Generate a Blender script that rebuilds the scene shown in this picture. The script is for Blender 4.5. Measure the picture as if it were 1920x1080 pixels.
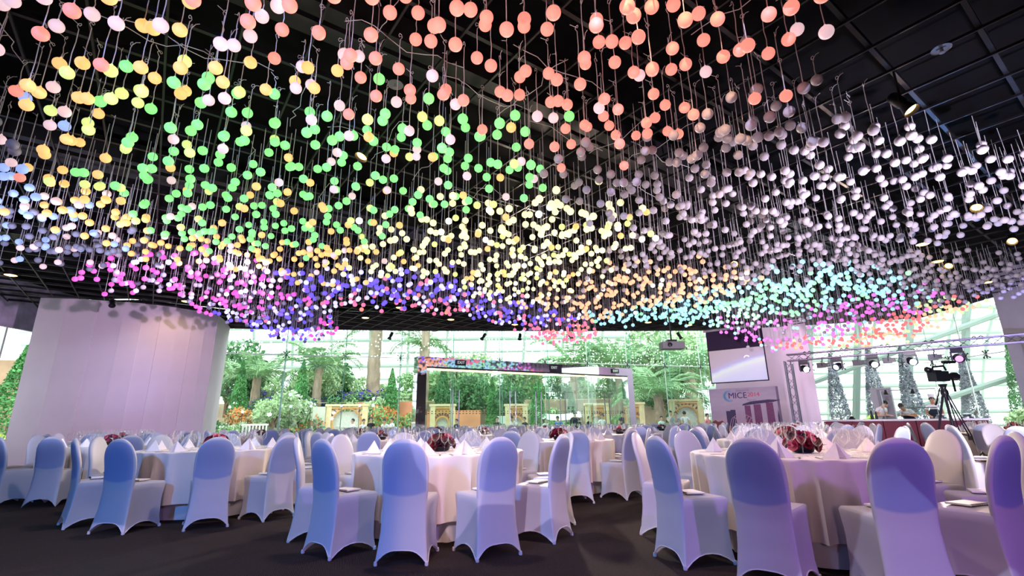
import bpy, bmesh, math, random
import numpy as np
from mathutils import Vector, Matrix, Euler
PI = math.pi
rad = math.radians
rng = random.Random(7)
for o in list(bpy.data.objects): bpy.data.objects.remove(o, do_unlink=True)
sc = bpy.context.scene
C = sc.collection

# ---------------------------------------------------------------- camera
cam_d = bpy.data.cameras.new('camera'); cam = bpy.data.objects.new('camera', cam_d); C.objects.link(cam)
cam_d.sensor_width = 36.0; cam_d.lens = 914.0/1920*36; cam_d.clip_end = 400; cam_d.clip_start = .05
cam.matrix_world = Matrix.Translation((0, 0, 1.07)) @ Matrix.Rotation(rad(90+15.3), 4, 'X') @ Matrix.Rotation(rad(-.75), 4, 'Z')
sc.camera = cam
sc.view_settings.view_transform = 'Standard'
sc.view_settings.look = 'None'
sc.view_settings.exposure = 0.0
sc.view_settings.gamma = 1.0
sc.view_settings.use_curve_mapping = False

sc.cycles.use_light_tree = False; sc.cycles.max_bounces = 6; sc.cycles.diffuse_bounces = 3; sc.cycles.glossy_bounces = 3; sc.cycles.transmission_bounces = 4; sc.cycles.transparent_max_bounces = 14

# ---------------------------------------------------------------- sky (bright overcast above the conservatory glass)
w = bpy.data.worlds.new('overcast_sky'); sc.world = w; w.use_nodes = True
nt = w.node_tree; bg = nt.nodes['Background']
bg.inputs[0].default_value = (.86, .96, .93, 1); bg.inputs[1].default_value = 3.6

def lamp(name, kind, loc, target, power, col, size=.1, angle=60, blend=.3, gobo=None):
    L = bpy.data.lights.new(name, kind); L.energy = power; L.color = col
    o = bpy.data.objects.new(name, L); C.objects.link(o); o.location = loc
    o.rotation_euler = (Vector(target)-Vector(loc)).to_track_quat('-Z', 'Y').to_euler()
    if kind == 'SPOT':
        L.spot_size = rad(angle); L.spot_blend = blend; L.shadow_soft_size = size
    elif kind == 'AREA':
        L.size = size
    else:
        L.shadow_soft_size = size
    if gobo:                                   # a moving light with a pattern disc: shapes thrown by the lamp itself
        L.use_nodes = True; n = L.node_tree; em = n.nodes['Emission']
        tc = n.nodes.new('ShaderNodeTexCoord'); vo = n.nodes.new('ShaderNodeTexVoronoi'); vo.inputs['Scale'].default_value = gobo[0]
        n.links.new(tc.outputs['Normal'], vo.inputs['Vector'])
        sep = n.nodes.new('ShaderNodeSeparateColor'); n.links.new(vo.outputs['Color'], sep.inputs[0])
        cr = n.nodes.new('ShaderNodeValToRGB'); cr.color_ramp.interpolation = 'CONSTANT'
        el = cr.color_ramp.elements; el[0].position = 0; el[0].color = (*gobo[1][0], 1); el[1].position = 1/len(gobo[1]); el[1].color = (*gobo[1][1], 1)
        for k, c in enumerate(gobo[1][2:]):
            e = el.new((k+2)/len(gobo[1])); e.color = (*c, 1)
        n.links.new(sep.outputs[0], cr.inputs[0]); n.links.new(cr.outputs[0], em.inputs['Color'])
    return o

# hall lighting: coloured washes from the rig behind the camera, the drum wall's projector, up-lights on the ball canopy, unseen fills without fixtures
BLK = (0, 0, 0)
lamp('wash_blue_front', 'SPOT', (-3.4, -1.6, 3.4), (-2.6, 5.6, .6), 1500, (.07, .32, 1.0), .12, 78, .5)
lamp('wash_violet_front', 'SPOT', (3.6, -1.4, 3.2), (2.4, 3.6, .5), 640, (.48, .20, 1.0), .12, 74, .5)
lamp('wash_pink_low', 'SPOT', (.3, -2.2, 1.5), (-.2, 5.0, .0), 130, (1.0, .62, .82), .15, 100, .6)
lamp('projector_drum', 'SPOT', (-4.4, 8.6, 3.9), (-12.3, 15.2, 2.9), 1500, (.86, .60, .88), .04, 62, .35)
lamp('hall_warm_wash', 'SPOT', (1.0, 14.5, 3.5), (-.2, 5.0, .4), 2600, (1.0, .80, .66), .12, 90, .6)  # unseen warm fill hung mid-air, added to light the tables from the front
lamp('stage_wash', 'SPOT', (9.2, 12.0, 3.4), (4.0, 5.5, .5), 1500, (1.0, .72, .60), .12, 80, .6)
lamp('backdrop_wash', 'SPOT', (5.2, 12.4, 3.6), (10.2, 19.6, 2.2), 620, (1.0, .76, .92), .1, 60, .6)  # unseen fill, added to brighten the backdrop and screen
lamp('stage_wall_wash', 'SPOT', (11.3, 17.2, 4.2), (10.6, 20.7, 2.6), 330, (1.0, .74, .92), .1, 110, .7)  # unseen fill in place of truss lamp glare on the wall
lamp('counter_wash', 'SPOT', (9.5, 12.6, 3.4), (13.6, 17.8, 1.2), 700, (.95, .86, 1.0), .1, 50, .6)
lamp('wall_blue_wash', 'SPOT', (11.0, 10.0, 2.2), (15.6, 14.0, 3.6), 500, (.42, .40, 1.0), .1, 70, .6)
lamp('uplight_canopy', 'SPOT', (5.4, 3.8, 1.5), (6.4, 9.5, 4.4), 1300, (.92, .80, 1.0), .12, 125, .6)
lamp('uplight_canopy_far', 'SPOT', (5.0, 11.0, 1.4), (7.0, 14.0, 4.6), 230, (.9, .82, 1.0), .12, 130, .6)
lamp('uplight_canopy_left', 'SPOT', (-6.4, 5.6, 1.7), (-7.6, 10.0, 4.4), 650, (.72, .72, 1.0), .12, 120, .6)
lamp('uplight_canopy_middle', 'SPOT', (-1.0, 2.0, 1.9), (-1.2, 6.4, 4.6), 180, (1.0, .92, .86), .12, 130, .7)
lamp('table_down_middle', 'SPOT', (-.8, 4.75, 4.0), (-.8, 5.0, 0), 260, (1.0, .80, .76), .10, 118, .7)  # unseen overhead spots over the front tables, without fixtures, below the balls
lamp('table_down_left', 'SPOT', (-4.0, 6.0, 4.0), (-4.0, 6.3, 0), 230, (.95, .82, .90), .10, 118, .7)
lamp('table_down_right', 'SPOT', (2.3, 3.85, 4.0), (2.5, 4.2, 0), 250, (1.0, .76, .70), .10, 118, .7)
lamp('drum_downlight_beam', 'SPOT', (-9.9, 14.3, 4.65), (-10.9, 15.6, 2.6), 70, (1.0, .72, .38), .06, 110, .7)
lamp('drum_blue_wash', 'SPOT', (-6.2, 10.2, 2.2), (-11.7, 15.0, 2.5), 330, (.42, .5, 1.0), .1, 26, 1.0)
lamp('ceiling_blue_accent', 'SPOT', (9.5, 9.2, 2.3), (6.9, 7.4, 4.85), 220, (.12, .38, 1.0), .05, 46, .4)
lamp('pattern_left', 'SPOT', (-1.0, -1.0, 4.2), (-3.4, 6.8, .5), 900, (1, 1, 1), .01, 62, .1, (5.5, [BLK, BLK, (.30, .62, 1), BLK, (.85, .72, 1)]))
lamp('pattern_right', 'SPOT', (.2, 1.0, 4.3), (2.9, 5.2, .5), 520, (1, 1, 1), .01, 80, .1, (4.5, [BLK, (.62, .66, 1), BLK, (1, .62, .38), BLK]))

# ---------------------------------------------------------------- materials
MATS = {}
def s2l(c):
    return tuple((v/255/12.92 if v/255 <= .04045 else ((v/255+.055)/1.055)**2.4) for v in c)
def mat(name, col=(200, 200, 200), rough=.6, metal=0, emit=None, es=0, var=0, vs=8, bump=0, bs=40, spec=None, transl=0, sheen=0):
    if name in MATS: return MATS[name]
    m = bpy.data.materials.new(name); m.use_nodes = True; n = m.node_tree; b = n.nodes['Principled BSDF']
    c = s2l(col); b.inputs['Base Color'].default_value = (*c, 1); b.inputs['Roughness'].default_value = rough; b.inputs['Metallic'].default_value = metal
    if spec is not None: b.inputs['Specular IOR Level'].default_value = spec
    if emit: b.inputs['Emission Color'].default_value = (*s2l(emit), 1); b.inputs['Emission Strength'].default_value = es
    if sheen: b.inputs['Sheen Weight'].default_value = sheen
    if var or bump:
        tc = n.nodes.new('ShaderNodeTexCoord')
    if var:
        no = n.nodes.new('ShaderNodeTexNoise'); no.inputs['Scale'].default_value = vs; no.inputs['Detail'].default_value = 4
        n.links.new(tc.outputs['Object'], no.inputs['Vector'])
        r = n.nodes.new('ShaderNodeValToRGB'); r.color_ramp.elements[0].position = .3; r.color_ramp.elements[1].position = .72
        r.color_ramp.elements[0].color = (*[max(0, x*(1-var)) for x in c], 1); r.color_ramp.elements[1].color = (*[min(1, x*(1+var)) for x in c], 1)
        n.links.new(no.outputs[0], r.inputs[0]); n.links.new(r.outputs[0], b.inputs['Base Color'])
    if bump:
        nb = n.nodes.new('ShaderNodeTexNoise'); nb.inputs['Scale'].default_value = bs; n.links.new(tc.outputs['Object'], nb.inputs['Vector'])
        bp = n.nodes.new('ShaderNodeBump'); bp.inputs['Strength'].default_value = bump; bp.inputs['Distance'].default_value = .02
        n.links.new(nb.outputs[0], bp.inputs['Height']); n.links.new(bp.outputs[0], b.inputs['Normal'])
    if transl:
        t = n.nodes.new('ShaderNodeBsdfTranslucent'); t.inputs[0].default_value = (*c, 1)
        mx = n.nodes.new('ShaderNodeMixShader'); mx.inputs[0].default_value = transl; out = n.nodes['Material Output']
        n.links.new(b.outputs[0], mx.inputs[1]); n.links.new(t.outputs[0], mx.inputs[2]); n.links.new(mx.outputs[0], out.inputs[0])
    MATS[name] = m
    return m

def glass(name, tint=(.90, .97, .94), refl=1.0, rough=0.0, dots=False, base=0.0, rim_refraction=0.0, ior=1.5):
    """thin clear glass: straight through, with mirror reflection at grazing angles; optional printed frit dots"""
    if name in MATS: return MATS[name]
    m = bpy.data.materials.new(name); m.use_nodes = True; n = m.node_tree; n.nodes.remove(n.nodes['Principled BSDF']); out = n.nodes['Material Output']
    t = n.nodes.new('ShaderNodeBsdfTransparent'); t.inputs[0].default_value = (*tint, 1)
    g = n.nodes.new('ShaderNodeBsdfGlossy'); g.inputs['Roughness'].default_value = rough; g.inputs[0].default_value = (1, 1, 1, 1)
    f = n.nodes.new('ShaderNodeFresnel'); f.inputs[0].default_value = ior
    mu = n.nodes.new('ShaderNodeMath'); mu.operation = 'MULTIPLY_ADD'; mu.inputs[1].default_value = refl; mu.inputs[2].default_value = base; mu.use_clamp = True
    mx = n.nodes.new('ShaderNodeMixShader'); geo = n.nodes.new('ShaderNodeNewGeometry'); inv = n.nodes.new('ShaderNodeMath'); inv.operation = 'SUBTRACT'; inv.inputs[0].default_value = 1.0; n.links.new(geo.outputs['Backfacing'], inv.inputs[1])
    mb = n.nodes.new('ShaderNodeMath'); mb.operation = 'MULTIPLY'; n.links.new(f.outputs[0], mb.inputs[0]); n.links.new(inv.outputs[0], mb.inputs[1]); n.links.new(mb.outputs[0], mu.inputs[0]); n.links.new(mu.outputs[0], mx.inputs[0])
    n.links.new(t.outputs[0], mx.inputs[1]); n.links.new(g.outputs[0], mx.inputs[2]); last = mx
    if rim_refraction:
        d = n.nodes.new('ShaderNodeBsdfTranslucent'); d.inputs[0].default_value = (1, 1, 1, 1); m3 = n.nodes.new('ShaderNodeMixShader'); m3.inputs[0].default_value = rim_refraction
        n.links.new(mx.outputs[0], m3.inputs[1]); n.links.new(d.outputs[0], m3.inputs[2]); last = m3
        lw_ = n.nodes.new('ShaderNodeLayerWeight'); lw_.inputs[0].default_value = .5; pw_ = n.nodes.new('ShaderNodeMath'); pw_.operation = 'POWER'; pw_.inputs[1].default_value = 3.0; n.links.new(lw_.outputs['Facing'], pw_.inputs[0])
        ml_ = n.nodes.new('ShaderNodeMath'); ml_.operation = 'MULTIPLY'; ml_.inputs[1].default_value = rim_refraction; n.links.new(pw_.outputs[0], ml_.inputs[0]); n.links.new(ml_.outputs[0], m3.inputs[0])   # white at the rims stands in for refracted light
    if dots:
        tc = n.nodes.new('ShaderNodeTexCoord'); vo = n.nodes.new('ShaderNodeTexVoronoi'); vo.inputs['Scale'].default_value = 6.5; vo.inputs['Randomness'].default_value = .55
        n.links.new(tc.outputs['Object'], vo.inputs['Vector'])
        lt = n.nodes.new('ShaderNodeMath'); lt.operation = 'LESS_THAN'; lt.inputs[1].default_value = .24; n.links.new(vo.outputs['Distance'], lt.inputs[0])
        d = n.nodes.new('ShaderNodeBsdfTranslucent'); d.inputs[0].default_value = (.95, 1, .97, 1)
        m2 = n.nodes.new('ShaderNodeMixShader'); n.links.new(lt.outputs[0], m2.inputs[0]); n.links.new(mx.outputs[0], m2.inputs[1]); n.links.new(d.outputs[0], m2.inputs[2]); last = m2
    n.links.new(last.outputs[0], out.inputs[0]); MATS[name] = m
    return m

# ---------------------------------------------------------------- mesh helpers
class MB:
    def __init__(s): s.v = []; s.f = []; s.m = []
    def add(s, vs, fs, mi=0):
        b = len(s.v); s.v += [tuple(p) for p in vs]; s.f += [tuple(i+b for i in f) for f in fs]; s.m += [mi]*len(fs); return s
    def box(s, c, d, rot=None, mi=0):
        vs = [Vector((x*d[0]/2, y*d[1]/2, z*d[2]/2)) for x in (-1, 1) for y in (-1, 1) for z in (-1, 1)]
        if rot is not None:
            R = rot if isinstance(rot, Matrix) else Euler(rot).to_matrix(); vs = [R @ p for p in vs]
        c = Vector(c); vs = [p+c for p in vs]
        return s.add(vs, [(0, 1, 3, 2), (4, 6, 7, 5), (0, 4, 5, 1), (2, 3, 7, 6), (0, 2, 6, 4), (1, 5, 7, 3)], mi)
    def tube(s, pts, r, n=6, cap=True, closed=False, mi=0):
        pts = [Vector(p) for p in pts]; N = len(pts); rs = r if isinstance(r, (list, tuple)) else [r]*N
        rings = []; up = None
        for i, p in enumerate(pts):
            if closed: t = pts[(i+1) % N]-pts[i-1]
            else: t = pts[min(i+1, N-1)]-pts[max(i-1, 0)]
            t = t.normalized() if t.length > 1e-9 else Vector((0, 0, 1))
            if up is None: up = t.orthogonal().normalized()
            a = (up-t*up.dot(t)); a = a.normalized() if a.length > 1e-6 else t.orthogonal().normalized(); up = a; b = t.cross(a)
            rings.append([p+(a*math.cos(2*PI*k/n)+b*math.sin(2*PI*k/n))*rs[i] for k in range(n)])
        fs = []
        for i in range(N if closed else N-1):
            i2 = (i+1) % N
            for k in range(n): fs.append((i*n+k, i*n+(k+1) % n, i2*n+(k+1) % n, i2*n+k))
        if cap and not closed: fs += [tuple(reversed(range(n))), tuple((N-1)*n+k for k in range(n))]
        return s.add([p for r_ in rings for p in r_], fs, mi)
    def lathe(s, prof, n=16, c=(0, 0, 0), cap=(True, True), mi=0):
        vs = []; fs = []; P = len(prof)
        for r, z in prof:
            for k in range(n): vs.append((c[0]+r*math.cos(2*PI*k/n), c[1]+r*math.sin(2*PI*k/n), c[2]+z))
        for i in range(P-1):
            for k in range(n): fs.append((i*n+k, i*n+(k+1) % n, (i+1)*n+(k+1) % n, (i+1)*n+k))
        if cap[0]: fs.append(tuple(reversed(range(n))))
        if cap[1]: fs.append(tuple((P-1)*n+k for k in range(n)))
        return s.add(vs, fs, mi)
    def grid(s, rows, closed=False, mi=0):
        n = len(rows[0]); vs = [p for r in rows for p in r]; fs = []
        for i in range(len(rows)-1):
            for k in range(n if closed else n-1): fs.append((i*n+k, i*n+(k+1) % n, (i+1)*n+(k+1) % n, (i+1)*n+k))
        return s.add(vs, fs, mi)
    def ball(s, c, r, sub=1, sc3=(1, 1, 1), mi=0):
        v, f = ICO[sub]; return s.add([(c[0]+p[0]*r*sc3[0], c[1]+p[1]*r*sc3[1], c[2]+p[2]*r*sc3[2]) for p in v], f, mi)
    def prism(s, outline, y0, y1, mi=0):           # outline in x,z, extruded along y
        n = len(outline); vs = [(x, y0, z) for x, z in outline]+[(x, y1, z) for x, z in outline]
        fs = [tuple(range(n)), tuple(reversed(range(n, 2*n)))]+[(k, k+n, (k+1) % n+n, (k+1) % n) for k in range(n)]
        return s.add(vs, fs, mi)
    def mesh(s, name, mats, smooth=True, angle=40):
        me = bpy.data.meshes.new(name); me.from_pydata(s.v, [], s.f)
        for m in (mats if isinstance(mats, (list, tuple)) else [mats]): me.materials.append(m)
        if any(s.m): me.polygons.foreach_set('material_index', s.m)
        if smooth:
            me.polygons.foreach_set('use_smooth', [True]*len(me.polygons))
            if angle: me.set_sharp_from_angle(angle=rad(angle))
        me.update(); return me
    def build(s, name, mats, parent=None, loc=(0, 0, 0), rz=0, smooth=True, angle=40, **tags):
        return link(name, s.mesh(name, mats, smooth, angle), parent, loc, rz, **tags)
ICO = {}
for k in (1, 2, 3):
    bm = bmesh.new(); bmesh.ops.create_icosphere(bm, subdivisions=k, radius=1)
    ICO[k] = ([tuple(v.co) for v in bm.verts], [tuple(v.index for v in f.verts) for f in bm.faces]); bm.free()
def link(name, data, parent=None, loc=(0, 0, 0), rz=0, label=None, cat=None, group=None, kind=None, scale=None, rot=None):
    o = bpy.data.objects.new(name, data); C.objects.link(o); o.location = loc; o.rotation_euler = rot if rot else (0, 0, rz)
    if scale: o.scale = scale if isinstance(scale, (tuple, list)) else (scale,)*3
    if parent: o.parent = parent
    if label: o['label'] = label
    if cat: o['category'] = cat
    if group: o['group'] = group
    if kind: o['kind'] = kind
    return o
def thing(name, label, cat, loc=(0, 0, 0), rz=0, group=None, **k): return link(name, None, None, loc, rz, label, cat, group, **k)
def copy_parts(root, parent):
    for ch in root.children:
        c = ch.copy(); C.objects.link(c); c.parent = parent; copy_parts(ch, c)
def np_mesh(name, V, F, mats, smooth=False):           # big meshes from numpy arrays (all faces same size)
    me = bpy.data.meshes.new(name); nf, k = F.shape
    me.vertices.add(len(V)); me.vertices.foreach_set('co', V.astype('f').ravel())
    me.loops.add(nf*k); me.loops.foreach_set('vertex_index', F.astype('i').ravel())
    me.polygons.add(nf); me.polygons.foreach_set('loop_start', np.arange(0, nf*k, k, dtype='i')); me.polygons.foreach_set('loop_total', np.full(nf, k, dtype='i'))
    if smooth: me.polygons.foreach_set('use_smooth', np.ones(nf, dtype=bool))
    for m in (mats if isinstance(mats, (list, tuple)) else [mats]): me.materials.append(m)
    me.update(calc_edges=True); me.validate(); return me
def arc(cx, cy, r, a0, a1, n): return [(cx+r*math.cos(rad(a0+(a1-a0)*k/n)), cy+r*math.sin(rad(a0+(a1-a0)*k/n))) for k in range(n+1)]
ORD = ['first', 'second', 'third', 'fourth', 'fifth', 'sixth', 'seventh', 'eighth', 'ninth', 'tenth', 'eleventh', 'twelfth', 'thirteenth', 'fourteenth']

CEIL = 4.8
#STRUCTURE
# ---------------------------------------------------------------- carpet
m = bpy.data.materials.new('woven_dark_carpet'); m.use_nodes = True; n = m.node_tree; b = n.nodes['Principled BSDF']; b.inputs['Roughness'].default_value = .95; b.inputs['Specular IOR Level'].default_value = .1
tc = n.nodes.new('ShaderNodeTexCoord'); mp = n.nodes.new('ShaderNodeMapping'); mp.inputs['Rotation'].default_value = (0, 0, rad(36)); n.links.new(tc.outputs['Object'], mp.inputs[0])
sx = n.nodes.new('ShaderNodeSeparateXYZ'); n.links.new(mp.outputs[0], sx.inputs[0])
def mth(op, a, b2=None):
    q = n.nodes.new('ShaderNodeMath'); q.operation = op
    for i, v in enumerate((a, b2)):
        if v is None: continue
        if isinstance(v, (int, float)): q.inputs[i].default_value = v
        else: n.links.new(v, q.inputs[i])
    return q.outputs[0]
zig = mth('PINGPONG', sx.outputs[0], .5)                       # chevron weave
rib = mth('SINE', mth('MULTIPLY', mth('ADD', sx.outputs[1], mth('MULTIPLY', zig, .7)), 420.0))
no = n.nodes.new('ShaderNodeTexNoise'); no.inputs['Scale'].default_value = 60; n.links.new(tc.outputs['Object'], no.inputs[0])
h = mth('MULTIPLY', mth('ADD', mth('MULTIPLY', rib, .5), .5), no.outputs[0])
r = n.nodes.new('ShaderNodeValToRGB'); r.color_ramp.elements[0].color = (.007, .005, .005, 1); r.color_ramp.elements[1].color = (.058, .042, .040, 1); r.color_ramp.elements[1].position = .7
n.links.new(h, r.inputs[0]); n.links.new(r.outputs[0], b.inputs['Base Color'])
bp = n.nodes.new('ShaderNodeBump'); bp.inputs['Strength'].default_value = .5; bp.inputs['Distance'].default_value = .01; n.links.new(h, bp.inputs['Height']); n.links.new(bp.outputs[0], b.inputs['Normal'])
MATS['carpet'] = m

M_black = mat('ceiling_black', (9, 9, 12), .9, spec=.1)
M_bar = mat('grid_bar_black', (16, 15, 20), .45)
M_darkmetal = mat('dark_metal', (24, 24, 28), .45, .3)
M_steel = mat('brushed_steel', (170, 172, 180), .28, 1)
M_alu = mat('truss_aluminium', (150, 140, 160), .4, .7)
M_mirror = mat('polished_steel', (215, 208, 222), .035, 1)
M_white = mat('white_wall', (205, 200, 205), .8, var=.04, vs=3)
M_lilac = mat('lilac_panel', (222, 208, 224), .75, var=.03, vs=2)
M_blackpl = mat('black_plastic', (14, 14, 16), .45)
G_pane = glass('pane_glass', (.93, .985, .96), .55)
G_frit = glass('frit_glass', (.90, .97, .94), .55, dots=True)
G_side = glass('side_glass', (.93, .985, .96), .12)
G_door = glass('door_glass', (.90, .97, .935), 1.1, base=.02)
M_edge = mat('glass_edge_green', (150, 205, 180), .2, transl=.5)
M_joint = mat('silicone_joint', (225, 232, 225), .5)

FRONT = [(-11.27, 19.0), (-3.6, 20.1), (3.2, 20.65), (8.3, 20.9), (12.05, 20.0), (15.9, 18.7), (15.62, 15.4)]
ROOM = [(-15.5, -4), (15.62, -4), (15.62, 15.4)]+FRONT[-2::-1]+[(-13.5, 17.2), (-15.5, 17.2)]
FLR = [(-15.5, -4), (15.7, -4), (15.7, 15.4), (15.95, 18.75), (12.15, 20.1), (12.6, 27.55), (-11.45, 19.15), (-13.5, 17.2), (-15.5, 17.2)]; nF = len(FLR)
floor = MB().add([(x, y, 0) for x, y in FLR]+[(x, y, -.34) for x, y in FLR], [tuple(range(nF)), tuple(reversed(range(nF, 2*nF)))]+[(k, k+nF, (k+1) % nF+nF, (k+1) % nF) for k in range(nF)]).build('floor', MATS['carpet'], smooth=False, kind='structure')
ceil = MB()
nR = len(ROOM); ceil.add([(x, y, 5.55) for x, y in ROOM]+[(x, y, 5.7) for x, y in ROOM], [tuple(reversed(range(nR))), tuple(range(nR, 2*nR))]+[(k, (k+1) % nR, (k+1) % nR+nR, k+nR) for k in range(nR)])
ceil = ceil.build('ceiling', M_black, smooth=False, kind='structure')
fas = MB()
for (x0, y0), (x1, y1) in zip(FRONT[:-1], FRONT[1:]):
    L = math.hypot(x1-x0, y1-y0); fas.box(((x0+x1)/2, (y0+y1)/2, 5.15), (L, .08, .78), (0, 0, math.atan2(y1-y0, x1-x0)))
fas.build('trim_1', mat('bulkhead_brown', (58, 50, 54), .8), smooth=False, kind='structure')
def wall(name, p, q, z0, z1, m, t=.12, parent=None):
    (x0, y0), (x1, y1) = p, q; L = math.hypot(x1-x0, y1-y0)
    return MB().box(((x0+x1)/2, (y0+y1)/2, (z0+z1)/2), (L, t, z1-z0), (0, 0, math.atan2(y1-y0, x1-x0))).build(name, m, parent, smooth=False, **({} if parent else {'kind': 'structure'}))
M_dark = mat('dark_wall', (52, 46, 60), .85)
wall('wall_back', (-15.6, -4.06), (16.3, -4.06), 0, 5.55, M_dark)
wall('wall_left', (-15.56, -4), (-15.56, 10.5), 0, 5.55, M_dark)
wall('wall_right', (15.68, -4), (15.68, 15.4), 0, 5.55, M_white)

# open ceiling grid: every bar one part of the ceiling
def inside(x, y, P):
    c = False; j = len(P)-1
    for i in range(len(P)):
        if (P[i][1] > y) != (P[j][1] > y) and x < (P[j][0]-P[i][0])*(y-P[i][1])/(P[j][1]-P[i][1])+P[i][0]: c = not c
        j = i
    return c
ga = rad(36); D1 = Vector((math.cos(ga), math.sin(ga))); D2 = Vector((-math.sin(ga), math.cos(ga)))
bar_me = {}
def bars(dr, nr, step, wdt, hgt, z):
    o = -22.0
    while o < 32:
        ts = [t for t in np.arange(-34, 40, .2) if inside(*(dr*t+nr*o), ROOM)]
        if len(ts) > 3:
            t0, t1 = min(ts), max(ts); c = dr*((t0+t1)/2)+nr*o; L = round(t1-t0, 1)
            key = (L, wdt)
            if key not in bar_me: bar_me[key] = MB().box((0, 0, 0), (L, wdt, hgt)).mesh('grid_bar', M_bar, False)
            link('grid_bar', bar_me[key], ceil, (c.x, c.y, z), math.atan2(dr.y, dr.x))
        o += step
bars(D1, D2, .75, .045, .06, CEIL+.06)
bars(D2, D1, .60, .022, .03, CEIL+.015)
for k, (o, z, wd) in enumerate([(4.5, 5.25, .5), (9.5, 5.3, .7), (14.5, 5.28, .5), (-1.5, 5.3, .6)]):
    ts = [t for t in np.arange(-30, 40, .2) if inside(*(D1*t+D2*o), ROOM)]
    t0, t1 = min(ts)+.6, max(ts)-.6; c = D1*((t0+t1)/2)+D2*o
    MB().box((0, 0, 0), (t1-t0, wd, .32)).build('air_duct', mat('duct_dark', (26, 24, 28), .6), ceil, (c.x, c.y, z), ga, smooth=False)

# ---------------------------------------------------------------- drum wall on the left: curved run of tall panels
drum = link('wall_drum', None, kind='structure')
pts = [(-14.0, 14.05), (-13.3, 14.2), (-12.6, 14.45), (-12.0, 14.7), (-11.6, 14.95), (-11.25, 15.25), (-10.95, 15.6), (-10.7, 15.95), (-10.5, 16.3), (-10.38, 16.69), (-10.75, 17.8), (-11.2, 18.9)]
M_drum = mat('drum_fabric_panel', (214, 200, 212), .8, var=.05, vs=1.2)
for k, (p, q) in enumerate(zip(pts[:-1], pts[1:])):
    (x0, y0), (x1, y1) = p, q; L = math.hypot(x1-x0, y1-y0); a = math.atan2(y1-y0, x1-x0); off = .02*((k % 2))
    MB().box((0, 0, 0), (L+.02, .12, CEIL-.02)).build('panel', M_drum, drum, ((x0+x1)/2+off*math.sin(a), (y0+y1)/2-off*math.cos(a), CEIL/2), a, smooth=False)
# knee wall, left window and printed beam
wall('wall_knee', (-15.5, 10.56), (-15.5, 16.9), 0, .72, M_black)
wl = link('window_2', None, kind='structure')
for k in range(3):
    MB().box((0, 0, 0), (1.96, .02, 3.2)).build('pane', G_pane, wl, (-15.5, 11.6+2.05*k, 2.4), PI/2, smooth=False)
    MB().box((0, 0, 0), (.06, .06, 3.3)).build('mullion', M_joint, wl, (-15.5, 12.62+2.05*k, 2.4), PI/2, smooth=False)
wall('wall_beam', (-15.5, 10.56), (-15.5, 17.1), 4.05, 5.54, mat('beam_pale_blue', (190, 180, 205), .8, var=.35, vs=2.2))
wall('wall_side', (-15.5, 17.2), (-13.5, 17.2), 0, 5.5, M_dark)
wall('wall_behind_drum', (-13.5, 17.2), (-11.3, 18.95), 0, 5.5, M_dark)

# ---------------------------------------------------------------- front glass wall
GA, GB = Vector((-11.4, 19.15)), Vector((12.3, 27.45)); ge = (GB-GA).normalized(); gl = (GB-GA).length; gang = math.atan2(ge.y, ge.x); gn = Vector((ge.y, -ge.x))
win = link('window_1', None, kind='structure')
NP = 11; pw = gl/NP
PX = {}
def pane(par, name, wd, ht, g, loc, rz):
    k = (round(wd, 2), round(ht, 2), g.name)
    if k not in PX: PX[k] = MB().box((0, 0, 0), (wd, .019, ht)).mesh(name, g, False)
    return link(name, PX[k], par, loc, rz)
X_me = MB()
for sx_, sz_ in ((1, 1), (1, -1), (-1, 1), (-1, -1)): X_me.tube([(0, 0, 0), (.11*sx_, -.03, .11*sz_)], .014, 5); X_me.ball((.11*sx_, 0, .11*sz_), .03, 1)
X_me.tube([(0, 0, -.14), (0, 0, .14)], .02, 6); X_me = X_me.mesh('spider_fitting', M_darkmetal)
fin_me = MB().box((0, .17, 3.3), (.02, .34, 6.6)).mesh('glass_fin', [G_pane], False)
fed_me = MB().box((0, 0, 3.3), (.028, .02, 6.6)).mesh('fin_edge', M_edge, False)
jv_me = MB().box((0, 0, 3.3), (.03, .03, 6.6)).mesh('joint', M_joint, False)
for k in range(NP):
    c = GA+ge*(pw*(k+.5))
    pane(win, 'pane', pw-.03, 3.78, G_pane, (c.x, c.y, 1.9), gang); pane(win, 'pane', pw-.03, 2.74, G_frit, (c.x, c.y, 5.2), gang)
    MB().box((0, 0, 0), (pw-.03, .03, .03)).build('joint', M_joint, win, (c.x, c.y, 3.81), gang, smooth=False)
    if k:
        p = GA+ge*(pw*k)
        link('joint', jv_me, win, (p.x, p.y, 0), gang); q = p+gn*.02
        link('glass_fin', fin_me, win, (q.x, q.y, 0), gang+PI); q = p+gn*.37
        link('fin_edge', fed_me, win, (q.x, q.y, 0), gang); q = p+gn*.05
        link('spider_fitting', X_me, win, (q.x, q.y, 3.81), gang)
# right-hand glazing
win3 = link('window_3', None, kind='structure')
RG = [(12.1, 20.05), (14.2, 19.45), (15.88, 18.65), (15.76, 17.1), (15.66, 15.5)]
for k, (p, q) in enumerate(zip(RG[:-1], RG[1:])):
    L = math.hypot(q[0]-p[0], q[1]-p[1]); a = math.atan2(q[1]-p[1], q[0]-p[0]); cx, cy = (p[0]+q[0])/2, (p[1]+q[1])/2
    pane(win3, 'pane', L-.03, 3.0, G_pane, (cx, cy, 1.5), a); pane(win3, 'pane', L-.03, 1.75, G_pane, (cx, cy, 3.93), a)
    MB().box((0, 0, 0), (L, .03, .03)).build('joint', M_joint, win3, (cx, cy, 3.02), a, smooth=False)
    link('spider_fitting', X_me, win3, (cx, cy-.06, 3.02), a); link('spider_fitting', X_me, win3, (p[0]-.03, p[1]-.08, 3.02), a)
    MB().box((0, 0, 2.4), (.03, .03, 4.8)).build('joint', M_joint, win3, (*p, 0), a, smooth=False)
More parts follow.
